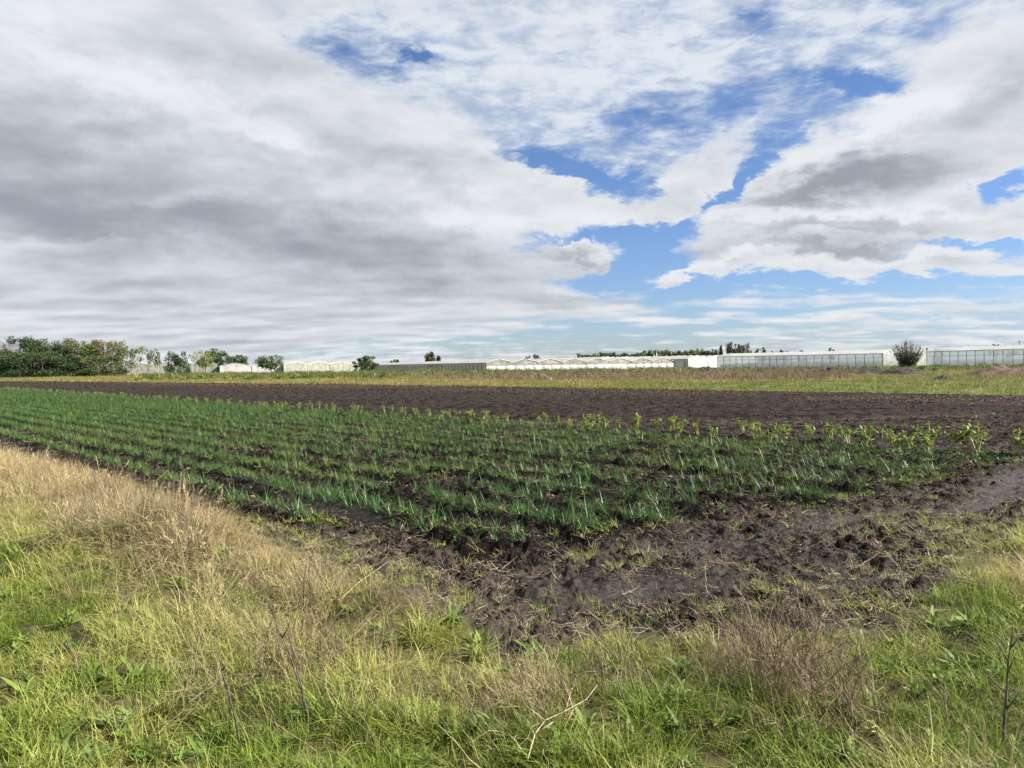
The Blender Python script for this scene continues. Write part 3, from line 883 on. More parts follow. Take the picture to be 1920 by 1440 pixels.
    brown = np.maximum(brown, sst(-px, -470, -400) * sst(px, 190, 260) * sst(-py, -703, -699))
    r5 = np.random.RandomState(30)
    gm2 = [tuft(16, 0.35, (0.15, 0.42), 0.035, (0.0, 0.8), (0.1, 1.0), 0.05, 3, 'meadow_blade', name='meadow_tuft') for k in range(5)]
    q = r5.rand(len(xy)) < (1 - 0.85 * brown) * np.clip(0.55 + nb, 0.1, 1) * 0.55
    scatter('meadow_grass', gm2, xy[q], (0.7 + 0.7 * r5.rand(q.sum())) * np.clip(0.6 + far[q] / 200, .6, 1.3), 'yellow green grass strip behind the field',
            np.clip(0.52 + nb[q] * 0.7 - 0.35 * sst(px[q], 1480, 1650) * sst(-dy[q], -27, -22) - 0.2 * sst(px[q], 1000, 1300) * sst(py[q], 716, 724), 0, 1), tilt=0.1)
    x2 = cast(300000, 45, -50, 80, 27, 100); p2, y2 = proj(x2[:, 0], x2[:, 1]); f2 = field_d(x2[:, 0], x2[:, 1]); r6 = np.random.RandomState(31)
    n3 = fbm(x2[:, 0] * 0.25, x2[:, 1] * 0.12, 4, 105)
    k2 = (p2 > -60) & (p2 < 1980) & (f2 < 0.25) & (x2 @ RN > 20) & (r6.rand(len(x2)) < np.clip(0.45 + 0.8 * n3 + 0.3 * (f2 > -1.5), 0.08, 1) * 0.40)
    gm3 = [tuft(18, 0.16, (0.08, 0.22), 0.016, (0.0, 1.0), (0.1, 1.2), 0.08, 3, 'meadow_blade', name='strip_tuft') for k in range(5)]
    scatter('strip_grass', gm3, x2[k2], 0.6 + 0.7 * r6.rand(k2.sum()), 'short grass of the strip bordering the far side of the field', np.clip(0.42 - 0.3 * sst(p2[k2], 900, 1300) + 0.5 * n3[k2] + r6.normal(0, .15, k2.sum()), 0, 1), tilt=0.15)
    bm2 = [twigs(14, 0.45, (0.35, 0.95), 0.030, 'brown_twig', 'meadow_weed', forks=2) for k in range(5)]
    q = r5.rand(len(xy)) < np.clip(brown * (0.75 + nb), 0.01, 1) * 0.38
    scatter('meadow_dead_weeds', bm2, xy[q], 0.6 + 0.6 * r5.rand(q.sum()), 'brown dead weeds in the band behind the grass strip', None, tilt=0.15)
    # ragged tall weeds hugging the greenhouse walls
    xy = cast(24000, 6, -150, 135, 120, 235); px, py = proj(xy[:, 0], xy[:, 1]); dy = py - hor(px)
    nb = fbm(xy[:, 0] * 0.12, xy[:, 1] * 0.12, 3, 103)
    w = np.where(px < 1330, sst(px, 230, 300) * sst(-xy[:, 1], -222, -205) * 0.45, sst(px, 1330, 1400) * 0.2)
    w = np.where((px > 880) & (px < 1290) & (xy[:, 1] > 182), 0.10, w)
    q = (r5.rand(len(xy)) < np.clip(w * (0.7 + 1.3 * nb), 0, 1)) & (px > -40) & (px < 1990) & (xy @ RN > 30) & (field_d(xy[:, 0], xy[:, 1]) < -3) & (xy[:, 1] < np.where(px > 1300, 175, 225))
    hm = [twigs(16, 0.6, (0.6, 1.3), 0.045, 'crown_olive', 'hedge_weed', forks=4) for k in range(3)] + [rosette(40, (0.4, 1.1), 0.14, 'crown_lime', 'hedge_weed', (0.0, 1.0)) for k in range(2)] + [rosette(40, (0.4, 1.1), 0.14, 'crown_green', 'hedge_weed', (0.0, 1.0)) for k in range(2)]
    scatter('greenhouse_weeds', hm, xy[q], 0.6 + 0.6 * r5.rand(q.sum()), 'tall ragged green weeds along the foot of the greenhouses', None, tilt=0.1)


# ------------------------------------------------------------------ crops
def crops():
    r = np.random.RandomState(40)
    pts = []
    s0 = 4.8
    k = 0
    while s0 < 17.6:
        for off in ((-0.12, 0.02, 0.16) if s0 > 5 else (0.0, 0.15)):
            t = row_end(s0) + r.rand() * 0.3
            tt = []
            while t < 135:
                tt.append(t); t += 0.145 * (0.7 + 0.6 * r.rand()) * (1 if t < 45 else 1.7)
            tt = np.array(tt); sx = s0 + off + r.normal(0, 0.035, len(tt))
            pts.append(np.column_stack([sx, tt]))
        s0 += 1.0
        if k == 0: s0 = 5.8
        k += 1
    st = np.concatenate(pts)
    xy = st[:, :1] * RN + st[:, 1:] * RD
    px, py = proj(xy[:, 0], xy[:, 1])
    gaps = fbm(xy[:, 0] * 0.55, xy[:, 1] * 0.55, 3, 111)
    dens = 0.72 + 0.9 * gaps - 0.16 * sst(px, 1150, 1750) - 0.12 * sst(py, 900, 1030)
    dens = dens + 0.5 * sst(-px, -800, 0) + 0.18 * sst(py, 880, 980)
    ok = (r.rand(len(xy)) < np.clip(dens, 0.15, 1)) & (px > -120) & (px < 2010) & (field_d(xy[:, 0], xy[:, 1]) > 0.15)
    xy = xy[ok]; st = st[ok]
    d = np.hypot(xy[:, 0], xy[:, 1]); px, py = px[ok], py[ok]
    vis = (px > -10) & (px < 1930)
    order = np.argsort(np.where(vis, d, 1e9))[:290]
    near_ = np.zeros(len(xy), bool); near_[order] = True
    meshes = [leek(k) for k in range(14)]
    z = height(xy[:, 0], xy[:, 1])
    label = 'blue green leek plant with strap leaves among the nearest of the planted rows'
    for i in np.where(near_)[0]:
        o = bpy.data.objects.new('leek_plant', meshes[r.randint(14)]); COL.objects.link(o)
        o.location = (xy[i, 0], xy[i, 1], z[i]); q = 0.8 + 0.5 * r.rand(); o.scale = (q, q, q * (0.85 + 0.3 * r.rand()))
        o.rotation_euler = (r.normal(0, .08), r.normal(0, .08), r.rand() * 6.28)
        tag(o, label, 'leek', 'leek plants of the nearest rows')
    rest = xy[~near_]; dr = d[~near_]
    scatter('leek_rows', meshes, rest, (0.7 + 0.4 * r.rand(len(rest))) * (1 + 0.05 * sst(dr, 20, 60)), 'long rows of blue green leeks filling the field', np.clip(r.normal(0.32, 0.3, len(rest)) + 0.5 * fbm(rest[:, 0] * .4, rest[:, 1] * .4, 3, 117) - 0.25 * sst(dr, 25, 70), 0, 1), tilt=0.10, cat=None)
    # low weeds between the leeks
    n = 26000
    s_ = r.uniform(4.6, 18, n); t_ = r.uniform(0, 1, n) ** 1.6 * 70 + row_end(s_)
    wxy = s_[:, None] * RN + t_[:, None] * RD
    gg = fbm(wxy[:, 0] * 0.8, wxy[:, 1] * 0.8, 3, 113)
    frow = np.abs(((s_ - 5.3 + 0.5) % 1.0) - 0.5)
    q = (r.rand(n) < np.clip(0.18 + 0.8 * gg + 0.15 * sst(s_, 9, 13), 0, 1) * 0.75 * sst(frow, 0.05, 0.2))
    wm = [tuft(12, 0.05, (0.04, 0.12), 0.005, (0.2, 1.2), (0, 1), 0.08, 3, name='row_weed') for k in range(3)] + [rosette(12, (0.03, 0.07), 0.014, 'weed_leaf', 'row_weed') for k in range(3)]
    scatter('row_weeds', wm, wxy[q], 0.8 + 0.8 * r.rand(q.sum()), 'low weeds and grass seedlings between the leek rows', np.clip(r.normal(0.35, .25, q.sum()), 0, 1), tilt=0.2)

    # one row of tall pale celery beyond the leeks
    variants = []
    for v in range(7):
        mb, ml = MB(), MB()
        n = rnd.randint(5, 8); lean0 = U(-0.25, 0.25); az0 = U(0, 6.28)
        for i in range(n):
            az = U(0, 6.283); H = U(0.28, 0.50)
            a = U(0.0, 0.32)
            p = Vector((U(-.03, .03), U(-.03, .03), -0.01)); pp = [p.copy()]
            for j in range(5):
                a += 0.05
                p = p + Vector((math.cos(az) * math.sin(a) + 0.3 * lean0 * math.cos(az0), math.sin(az) * math.sin(a) + 0.3 * lean0 * math.sin(az0), math.cos(a))) * H / 5
                pp.append(p.copy())
            mb.tube(pp, 0.011, 0.006, 5, U(0, 1))
            for q_ in range(rnd.randint(9, 14)):
                c = pp[rnd.randint(3, 5)] + Vector((U(-.05, .05), U(-.05, .05), U(-.04, .07)))
                blade(ml, c, U(0, 6.28), U(0.2, 1.5), U(0.05, 0.11), U(0.03, 0.055), U(0.0, 1.2), 3, 0.1, taper=0.3, wmid=1)
        variants.append((mb.mesh('celery_stalks', 'celery_stalk', True), ml.mesh('celery_leaves', 'celery_leaf')))
    t = 3.6; i = 0; spots = []
    while t < 100 and len(spots) < 260:
        s = 17.85 - 0.2 * min(1, t / 40) + r.normal(0, 0.10)
        if t < 16 or r.rand() < 0.85: spots.append((s, t, 1.0))
        if t < 24 and r.rand() < 0.28: spots.append((s - 0.55 + r.normal(0, .12), t + 0.2, 0.85))
        t += (0.42 + 0.38 * r.rand()) * (0.85 if t < 20 else 0.8)
    spots.sort(key=lambda q: q[1])
    for (s, t, k) in spots:
        p = RN * s + RD * t
        a, b = proj(np.array([p[0]]), np.array([p[1]]))
        if not (-40 < a[0] < 1960): continue
        me1, me2 = variants[r.randint(len(variants))]
        e = empty('celery_plant', (p[0], p[1], float(height(p[0], p[1]))), 'yellow green leafy celery plant standing in the row beyond the leeks', 'celery plant', 'celery plants in one row beyond the leeks')
        q = (0.85 + 0.6 * r.rand()) * k * float(np.interp(t, [5, 10, 18, 45], [.98, .78, .56, .46])); e.scale = (q, q, q); e.rotation_euler = (r.normal(0, .2), r.normal(0, .2), r.rand() * 6.28)
        for nm, me in (('stalk', me1), ('leaf', me2)):
            c = bpy.data.objects.new(nm, me); COL.objects.link(c); c.parent = e
    # red brown seedlings in the far rows of bare soil
    n = 52000
    xy = cast(n * 9, 41, -120, 45, 22, 160)
    px, py = proj(xy[:, 0], xy[:, 1]); s_ = xy @ RN
    fd = field_d(xy[:, 0], xy[:, 1])
    band = sst(px, 100, 500) * sst(-fd, -13, -6) * (fd > 0.2) * (s_ > 19)
    rowp = np.abs(((s_ / 0.62 + 0.5) % 1.0) - 0.5)
    gg = fbm(xy[:, 0] * 0.15, xy[:, 1] * 0.15, 3, 115)
    q = (r.rand(len(xy)) < np.clip(band * (0.7 + gg) + 0.16 * (0.4 + gg) * (rowp < 0.2) * (fd > 0.2) * (s_ > 18.6), 0, 1) * 0.7) & (px > -60) & (px < 1980)
    bm_ = [rosette(7, (0.05, 0.14), 0.035, 'beet_leaf', 'beet_seedling', (0.0, 1.0)) for k in range(5)]
    scatter('beet_seedlings', bm_, xy[q], 0.6 + 0.6 * r.rand(q.sum()), 'reddish brown seedlings dotting the far bare rows', np.clip(r.normal(0.35, .35, q.sum()) + 0.4 * (1 - band[q]), 0, 1), tilt=0.1)


# ------------------------------------------------------------------ greenhouses
def greenhouse(A, B, W, spans, sw, eave, ridge, bay, label, group, mats, near_panel=None, curtain=None, crumple=0.06, crop=True, end_far=False, posts=True):
    """A = near corner, B = far corner of the long side that faces us; W = unit vector along the gable front, away from that side."""
    A, B, W = Vector((*A, 0)), Vector((*B, 0)), Vector((*W, 0)).normalized()
    U_ = (B - A); L = U_.length; U_.normalize(); Zv = Vector((0, 0, 1))
    root = empty('greenhouse', A, label, 'greenhouse', group)
    loc = lambda u, w, z: U_ * u + W * w + Zv * z
    nb = max(2, round(L / bay))
    us = [L * i / nb for i in range(nb + 1)]
    # side wall: plastic sheet between posts
    mb = MB()
    sub = 3
    for i in range(nb):
        for k in range(sub):
            for zz in range(5):
                u0, u1 = us[i] + (us[i + 1] - us[i]) * k / sub, us[i] + (us[i + 1] - us[i]) * (k + 1) / sub
                z0, z1 = 0.05 + (eave - 0.05) * zz / 5, 0.05 + (eave - 0.05) * (zz + 1) / 5
                bel = lambda u, z: 0.10 * math.sin(math.pi * ((u - us[i]) / (us[i + 1] - us[i]))) * math.sin(math.pi * z / eave)
                mb.poly([loc(u0, bel(u0, z0), z0), loc(u1, bel(u1, z0), z0), loc(u1, bel(u1, z1), z1), loc(u0, bel(u0, z1), z1)])
    mb.build('side_wall', mats[0], root, True)
    if posts:
        for i in range(nb + 1):
            m_ = MB(); c = loc(us[i], -0.05, (eave + 0.1) / 2)
            m_.box(c, U_ * 0.04, W * 0.045, Zv * (eave + 0.1) / 2); m_.build('post', 'frame_metal', root)
    g = MB(); g.box(loc(L / 2, -0.07, eave + 0.06), U_ * (L / 2 + 0.1), W * 0.10, Zv * 0.07); g.build('gutter', 'gutter_metal', root)
    for zr in (0.36,):
        g = MB(); g.box(loc(L / 2, -0.04, eave * zr * 2), U_ * (L / 2), W * 0.02, Zv * 0.03); g.build('rail', 'frame_metal', root)
    # roof: each span a shallow arch, the sheet ripples from hoop to hoop
    mb = MB(); na = 8
    for s in range(spans):
        for i in range(nb * 2):
            for k in range(na):
                def pt(ii, kk):
                    u = L * ii / (nb * 2); f = kk / na
                    h = eave + 0.12 + (ridge - eave - 0.12) * (1 - abs(2 * f - 1)) ** 0.85
                    h += crumple * (0.5 - (ii % 2)) * math.sin(math.pi * f) + 0.8 * crumple * float(pn(np.array(u * 0.4 + s * 7.0), np.array(f * 2.0), 5))
                    return loc(u, sw * (s + f), h)
                mb.poly([pt(i, k), pt(i + 1, k), pt(i + 1, k + 1), pt(i, k + 1)])
    mb.build('roof', mats[1], root, True)
    # gable ends
    for u, nm in [(0, 'end_wall')] + ([(L, 'far_end_wall')] if end_far else []):
        mb = MB()
        z0 = curtain if curtain else 0.05
        for s in range(spans):
            for k in range(na):
                f0, f1 = k / na, (k + 1) / na
                h0 = eave + 0.1 + (ridge - eave - 0.12) * (1 - abs(2 * f0 - 1)) ** 0.85; h1 = eave + 0.1 + (ridge - eave - 0.12) * (1 - abs(2 * f1 - 1)) ** 0.85
                for q in range(3):
                    za0, za1 = z0 + (h0 - z0) * q / 3, z0 + (h0 - z0) * (q + 1) / 3
                    zb0, zb1 = z0 + (h1 - z0) * q / 3, z0 + (h1 - z0) * (q + 1) / 3
                    j = lambda f, z: 0.08 * float(pn(np.array(f * 3.0 + s * 5), np.array(z * 1.1), 8)) - 0.03
                    mb.poly([loc(u - 0.02 + j(f0, za0), sw * (s + f0), za0), loc(u - 0.02 + j(f1, zb0), sw * (s + f1), zb0), loc(u - 0.02 + j(f1, zb1), sw * (s + f1), zb1), loc(u - 0.02 + j(f0, za1), sw * (s + f0), za1)])
        mb.build('end_wall', mats[2], root, True)
        if u == 0:
            for s in range(spans + 1):
                m_ = MB(); m_.box(loc(-0.10, sw * s, (eave + 0.2) / 2), U_ * 0.05, W * 0.05, Zv * (eave + 0.2) / 2); m_.build('post', 'frame_metal', root)
            # white sheet edge of each arch
            for s in range(spans):
                m_ = MB()
                pp = [loc(-0.12, sw * (s + k / na), eave + 0.14 + (ridge - eave - 0.12) * (1 - abs(2 * k / na - 1)) ** 0.85) for k in range(na + 1)]
                m_.tube(pp, 0.055, 0.055, 5); m_.build('gable_trim', 'white_post', root)
    if curtain:
        np_ = round(spans * sw / near_panel)
        for i in range(np_):
            w0, w1 = spans * sw * i / np_ + 0.05, spans * sw * (i + 1) / np_ - 0.05
            m_ = MB(); z_top = curtain - 0.22
            dz = U(-0.05, 0.05); out_ = U(0.12, 0.28)
            for a in range(4):
                for b in range(4):
                    def cp(a_, b_):
                        f, h = a_ / 4, b_ / 4
                        return loc(-0.20 - out_ * math.sin(math.pi * f) ** 0.5 * math.sin(math.pi * h) ** 0.7, w0 + (w1 - w0) * f, 0.05 + (z_top + dz - 0.05) * h)
                    m_.poly([cp(a, b), cp(a + 1, b), cp(a + 1, b + 1), cp(a, b + 1)])
            m_.build('curtain_panel', 'white_film', root, True)
        g = MB(); g.box(loc(-0.22, spans * sw / 2, curtain - 0.1), U_ * 0.05, W * (spans * sw / 2), Zv * 0.08); g.build('rail', 'gutter_metal', root)
    if crop:
        for s in range(min(spans, 2)):
            for w_ in (0.2, 0.5, 0.8):
                mb = MB(); b = None; nseg = int(L / 1.5)
                for i in range(nseg + 1):
                    h = 1.1 + 0.7 * U(0, 1); q = 0.3 + 0.2 * U(0, 1)
                    pr = [loc(i * 1.5, sw * (s + w_) - q, 0), loc(i * 1.5, sw * (s + w_) - q * .7, h), loc(i * 1.5, sw * (s + w_) + q * .7, h), loc(i * 1.5, sw * (s + w_) + q, 0)]
                    n0 = len(mb.v); mb.v += pr; mb.r += [U(0, 1)] * 4; mb.a += [0.5] * 4
                    if b is not None:
                        for k in range(3): mb.f.append((b + k, b + k + 1, n0 + k + 1, n0 + k))
                    b = n0
                mb.build('tomato_row', 'inner_crop', root, True)
    return root


def greenhouses():
    GR = 'film greenhouses behind the field'
    v = lambda a, b: (Vector((*b,)) - Vector((*a,)))
    cl = ('clear_film', 'clear_roof', 'end_film')
    # far right
    A, B = (115.3, 140.0), tuple(away(1738, 195))
    d = Vector(B) - Vector(A); d.normalize()
    greenhouse(A, B, (-d.y * -1, -d.x), 3, 8, 4.0, 5.1, 2.95, 'long clear sided greenhouse at the far right, right of the spiky bush', GR, cl)
    # right of centre
    A, B = tuple(away(1655, 190)), tuple(away(1345, 235))
    d = Vector(B) - Vector(A); d.normalize()
    greenhouse(A, B, (d.y, -d.x), 3, 8, 3.65, 4.75, 2.5, 'long clear sided greenhouse ending just left of the spiky bush', GR, cl)
    # middle: grey side, white gables with a white curtain
    A, B = tuple(away(911, 190)), tuple(away(690, 330))
    w = Vector(tuple(away(1262, 218))) - Vector(A)
    greenhouse(A, B, tuple(w.normalized()), 8, w.length / 8, 2.5, 3.5, 3.2, 'white gabled greenhouse with grey side and a row of white curtain panels', GR, ('grey_film', 'roof_film', 'cream_film'), 2.75, 2.05, 0.09, crop=False)
    # behind it, whiter and taller
    A = tuple(away(1290, 262)); w = Vector(tuple(away(1420, 300))) - Vector(A)
    B = (A[0] - 50, A[1] + 95)
    greenhouse(A, B, tuple(w.normalized()), 4, w.length / 4, 3.2, 4.6, 3.5, 'crumpled white greenhouse between the gate frame and the long clear sided one', GR, ('white_film', 'roof_film', 'white_film'), crumple=0.25, crop=False)
    A = tuple(away(1120, 280)); w = Vector(tuple(away(1290, 320))) - Vector(A)
    B = (A[0] - 40, A[1] + 90)
    greenhouse(A, B, tuple(w.normalized()), 5, w.length / 5, 3.1, 4.7, 3.5, 'white roofed greenhouse behind the curtain panels, below the tree line', GR, ('white_film', 'roof_film', 'white_film'), crumple=0.2, crop=False)
    # left ones
    A = tuple(away(532, 225)); w = Vector(tuple(away(692, 262))) - Vector(A)
    B = (A[0] - 20, A[1] + 60)
    greenhouse(A, B, tuple(w.normalized()), 4, w.length / 4, 2.9, 3.7, 3.5, 'cream white greenhouse between the lone green tree and the round bush', GR, ('cream_film', 'roof_film', 'cream_film'), crop=False)
    A = tuple(away(412, 232)); w = Vector(tuple(away(530, 240))) - Vector(A)
    B = (A[0] - 25, A[1] + 60)
    greenhouse(A, B, tuple(w.normalized()), 2, w.length / 2, 2.5, 3.6, 3.5, 'white greenhouse with two low gables left of the lone green tree', GR, ('cream_film', 'roof_film', 'white_film'), crop=False)
    A = tuple(away(235, 250)); w = Vector(tuple(away(408, 262))) - Vector(A)
    B = (A[0] - 30, A[1] + 60)
    greenhouse(A, B, tuple(w.normalized()), 4, w.length / 4, 3.4, 4.3, 3.5, 'mottled cream greenhouse half hidden behind the left trees', GR, ('cream_film', 'cream_film', 'cream_film'), crop=False)
    # gate-like steel frame
    p = away(1266, 200); q = away(1285, 200)
    e = empty('steel_frame', (*p, 0), 'grey steel door frame with mesh panel at the end of the white curtain panels', 'frame')
    wd = Vector((q[0] - p[0], q[1] - p[1], 0)); ln = wd.length; wd.normalize(); nn = Vector((-wd.y, wd.x, 0)); zt = zat(1275, 675, 200)
    for x_ in (0.0, ln):
        m_ = MB(); m_.box(wd * x_ + Vector((0, 0, zt / 2)), wd * 0.07, nn * 0.07, Vector((0, 0, zt / 2))); m_.build('post', 'frame_metal', e)
    m_ = MB(); m_.box(wd * (ln / 2 - 1.0) + Vector((0, 0, zt + 0.05)), wd * (ln / 2 + 1.0), nn * 0.06, Vector((0, 0, 0.06))); m_.build('beam', 'frame_metal', e)
    m_ = MB(); m_.box(wd * ln / 2 + Vector((0, 0, zt * 0.48)), wd * (ln / 2 - 0.08), nn * 0.02, Vector((0, 0, zt * 0.46))); m_.build('mesh_panel', 'gutter_metal', e)


# ------------------------------------------------------------------ trees and shrubs
def tree(px, dist, ytop, hw, label, cat='tree', mat='crown_green', trunk=0.25, leaves=2200, leaf=None, group=None, bark='bark', low=0.12, seed=0,
         shape='round', gap=0.35, name='tree', mat2=None, lean=0.0, stems=1):
    """hw = half width in photo pixels; low = height fraction where the crown starts."""
    rn = random.Random(seed * 77 + int(px * 3)); u = rn.uniform
    x, y = away(px, dist); H = zat(px, ytop, dist); Wd = hw * dist / F
    z0 = float(height(x, y)) if dist < 300 else 0
    root = empty(name, (x, y, z0), label, cat, group)
    leaf = leaf or max(0.14, dist / F * 2.6); leaves = int(leaves * 1.7)
    tb = MB(); limbs = []
    for k in range(stems):
        bx = 0 if stems == 1 else u(-0.5, 0.5) * Wd
        tp = [Vector((bx + lean * H * f * 0.8 + u(-.02, .02) * H * f, u(-.02, .02) * H, H * 0.78 * f)) for f in (0, .2, .45, .7, 1)]
        tb.tube(tp, 0.022 * H / (1 + 0.5 * (stems > 1)) + 0.03, 0.006 * H + 0.01, 6)
        limbs.append(tp)
    ends = []
    nl = 9 if stems == 1 else 4 * stems
    for k in range(nl):
        tp = limbs[k % stems]; f = u(max(low, 0.12), 0.95); i = min(int(f * 4), 3)
        p = tp[i].lerp(tp[i + 1], f * 4 - i); a = u(0, 6.283)
        zt = H * u(max(low, 0.25), 0.97)
        wf = {'round': math.sqrt(max(0.05, 1 - ((zt / H - 0.55) / 0.5) ** 2)), 'cone': max(0.12, 1 - zt / H), 'top': 0.5 + 0.5 * zt / H, 'full': max(0.4, 1 - abs(zt / H - 0.4) ** 2)}[shape]
        e = Vector((math.cos(a) * Wd * wf * u(0.4, 0.95) + lean * zt, math.sin(a) * Wd * wf * u(0.4, 0.95), zt))
        tb.tube([p, p.lerp(e, 0.5) + Vector((0, 0, 0.03 * H)), e], 0.010 * H, 0.003 * H + 0.01, 4); ends.append(e)
    tb.build('trunk', bark, root, True)
    # crown: leaf clumps of uneven size around points of the crown volume
    clumps = [(e, u(0.13, 0.26)) for e in ends]
    for k in range(44 if leaves > 1500 else 12):
        f = u(low, 1.0) if shape != 'full' else low + (1 - low) * u(0, 1) ** 1.35
        wf = {'round': math.sqrt(max(0.02, 1 - ((f - (0.5 + low / 2)) / (0.56 - low / 2)) ** 2)), 'cone': max(0.05, 1.02 - f), 'top': 0.35 + 0.65 * f if f < .85 else 1.0 - (f - .85) * 4, 'full': max(0.35, 1 - abs(f - 0.35) ** 2 * 1.6)}[shape]
        a, q = u(0, 6.283), math.sqrt(u(0, 1)) * wf
        clumps.append((Vector((math.cos(a) * Wd * q + lean * H * f, math.sin(a) * Wd * q, H * f * 0.93)), u(0.12, 0.28) * (0.55 if f > 0.85 else 1)))
    tot = sum(c[1] ** 2 for c in clumps)
    for mt, part in ((mat, 0), (mat2, 1)):
        if mt is None: continue
        mb = MB()
        for ci, (c, rad) in enumerate(clumps):
            if mat2 is not None and (ci % 3 == 0) != (part == 1): continue
            n = int(leaves * rad ** 2 / tot); shade = u(0, 1)
            rx, rz = rad * Wd * 1.1, rad * H * 0.62
            for k in range(n):
                th, ph, rr_ = u(0, 6.283), math.acos(u(-1, 1)), u(0.25, 1) ** 0.5 * (1 + gap * u(-1, 1))
                p = c + Vector((math.sin(ph) * math.cos(th) * rx, math.sin(ph) * math.sin(th) * rx, math.cos(ph) * rz)) * rr_
                if p.z < 0.05 or p.z > H * 1.02: continue
                a = Vector((u(-1, 1), u(-1, 1), u(-.5, 1))).normalized(); b = a.cross(Vector((u(-1, 1), u(-1, 1), u(-1, 1)))).normalized()
                l_ = leaf * u(0.6, 1.35)
                mb.poly([p - a * l_ * .5, p + b * l_ * .28, p + a * l_ * .5, p - b * l_ * .28], min(1, max(0, shade * 0.6 + u(-.1, .5))))
        mb.build('crown', mt, root)
    return root


def spiky_bush():
    px, dist = 1702, 150
    x, y = away(px, dist); H = zat(px, 638, dist); z0 = float(height(x, y)); Wd = 31 * dist / F
    root = empty('spiky_bush', (x, y, z0), 'dark spiky bush of upright twigs standing between the two clear sided greenhouses', 'bush')
    tb, lf, lo = MB(), MB(), MB()
    for k in range(90):
        a, q = U(0, 6.283), U(0, 1) ** 0.6
        e = Vector((math.cos(a) * Wd * q, math.sin(a) * Wd * q, H * (1.0 - 0.42 * q ** 2 + U(-.10, .04))))
        b = Vector((U(-.4, .4), U(-.4, .4), 0))
        m_ = b.lerp(e, 0.5) + Vector((math.cos(a), math.sin(a), 0)) * U(0.0, 0.5)
        tb.tube([b, m_, e], 0.05, 0.018, 4)
        for j in range(26):
            f = U(0.2, 1.0); p = (b.lerp(m_, f * 2) if f < .5 else m_.lerp(e, f * 2 - 1)) + Vector((U(-.16, .16), U(-.16, .16), U(-.1, .2)))
            d = Vector((U(-.6, .6), U(-.6, .6), 1)).normalized(); s_ = d.cross(Vector((U(-1, 1), U(-1, 1), 0.1))).normalized(); l_ = U(0.16, 0.34)
            lf.poly([p, p + d * l_ * .5 + s_ * 0.05, p + d * l_, p + d * l_ * .5 - s_ * 0.05], U(0, 1))
    for k in range(2600):
        a, q = U(0, 6.283), math.sqrt(U(0, 1)) * Wd * 0.72
        z = U(0.03, 0.55) ** 1.0 * H; q *= min(1, 0.55 + z / H)
        p = Vector((math.cos(a) * q, math.sin(a) * q, z)); d = Vector((U(-1, 1), U(-1, 1), U(-.3, 1))).normalized(); s_ = d.cross(Vector((U(-1, 1), U(-1, 1), U(-1, 1)))).normalized(); l_ = U(0.15, 0.34)
        lo.poly([p, p + d * l_ * .5 + s_ * 0.08, p + d * l_, p + d * l_ * .5 - s_ * 0.08], U(0, .7))
    tb.build('stem', 'twig', root); lf.build('foliage', 'crown_grey', root); lo.build('foliage', 'crown_dark', root)


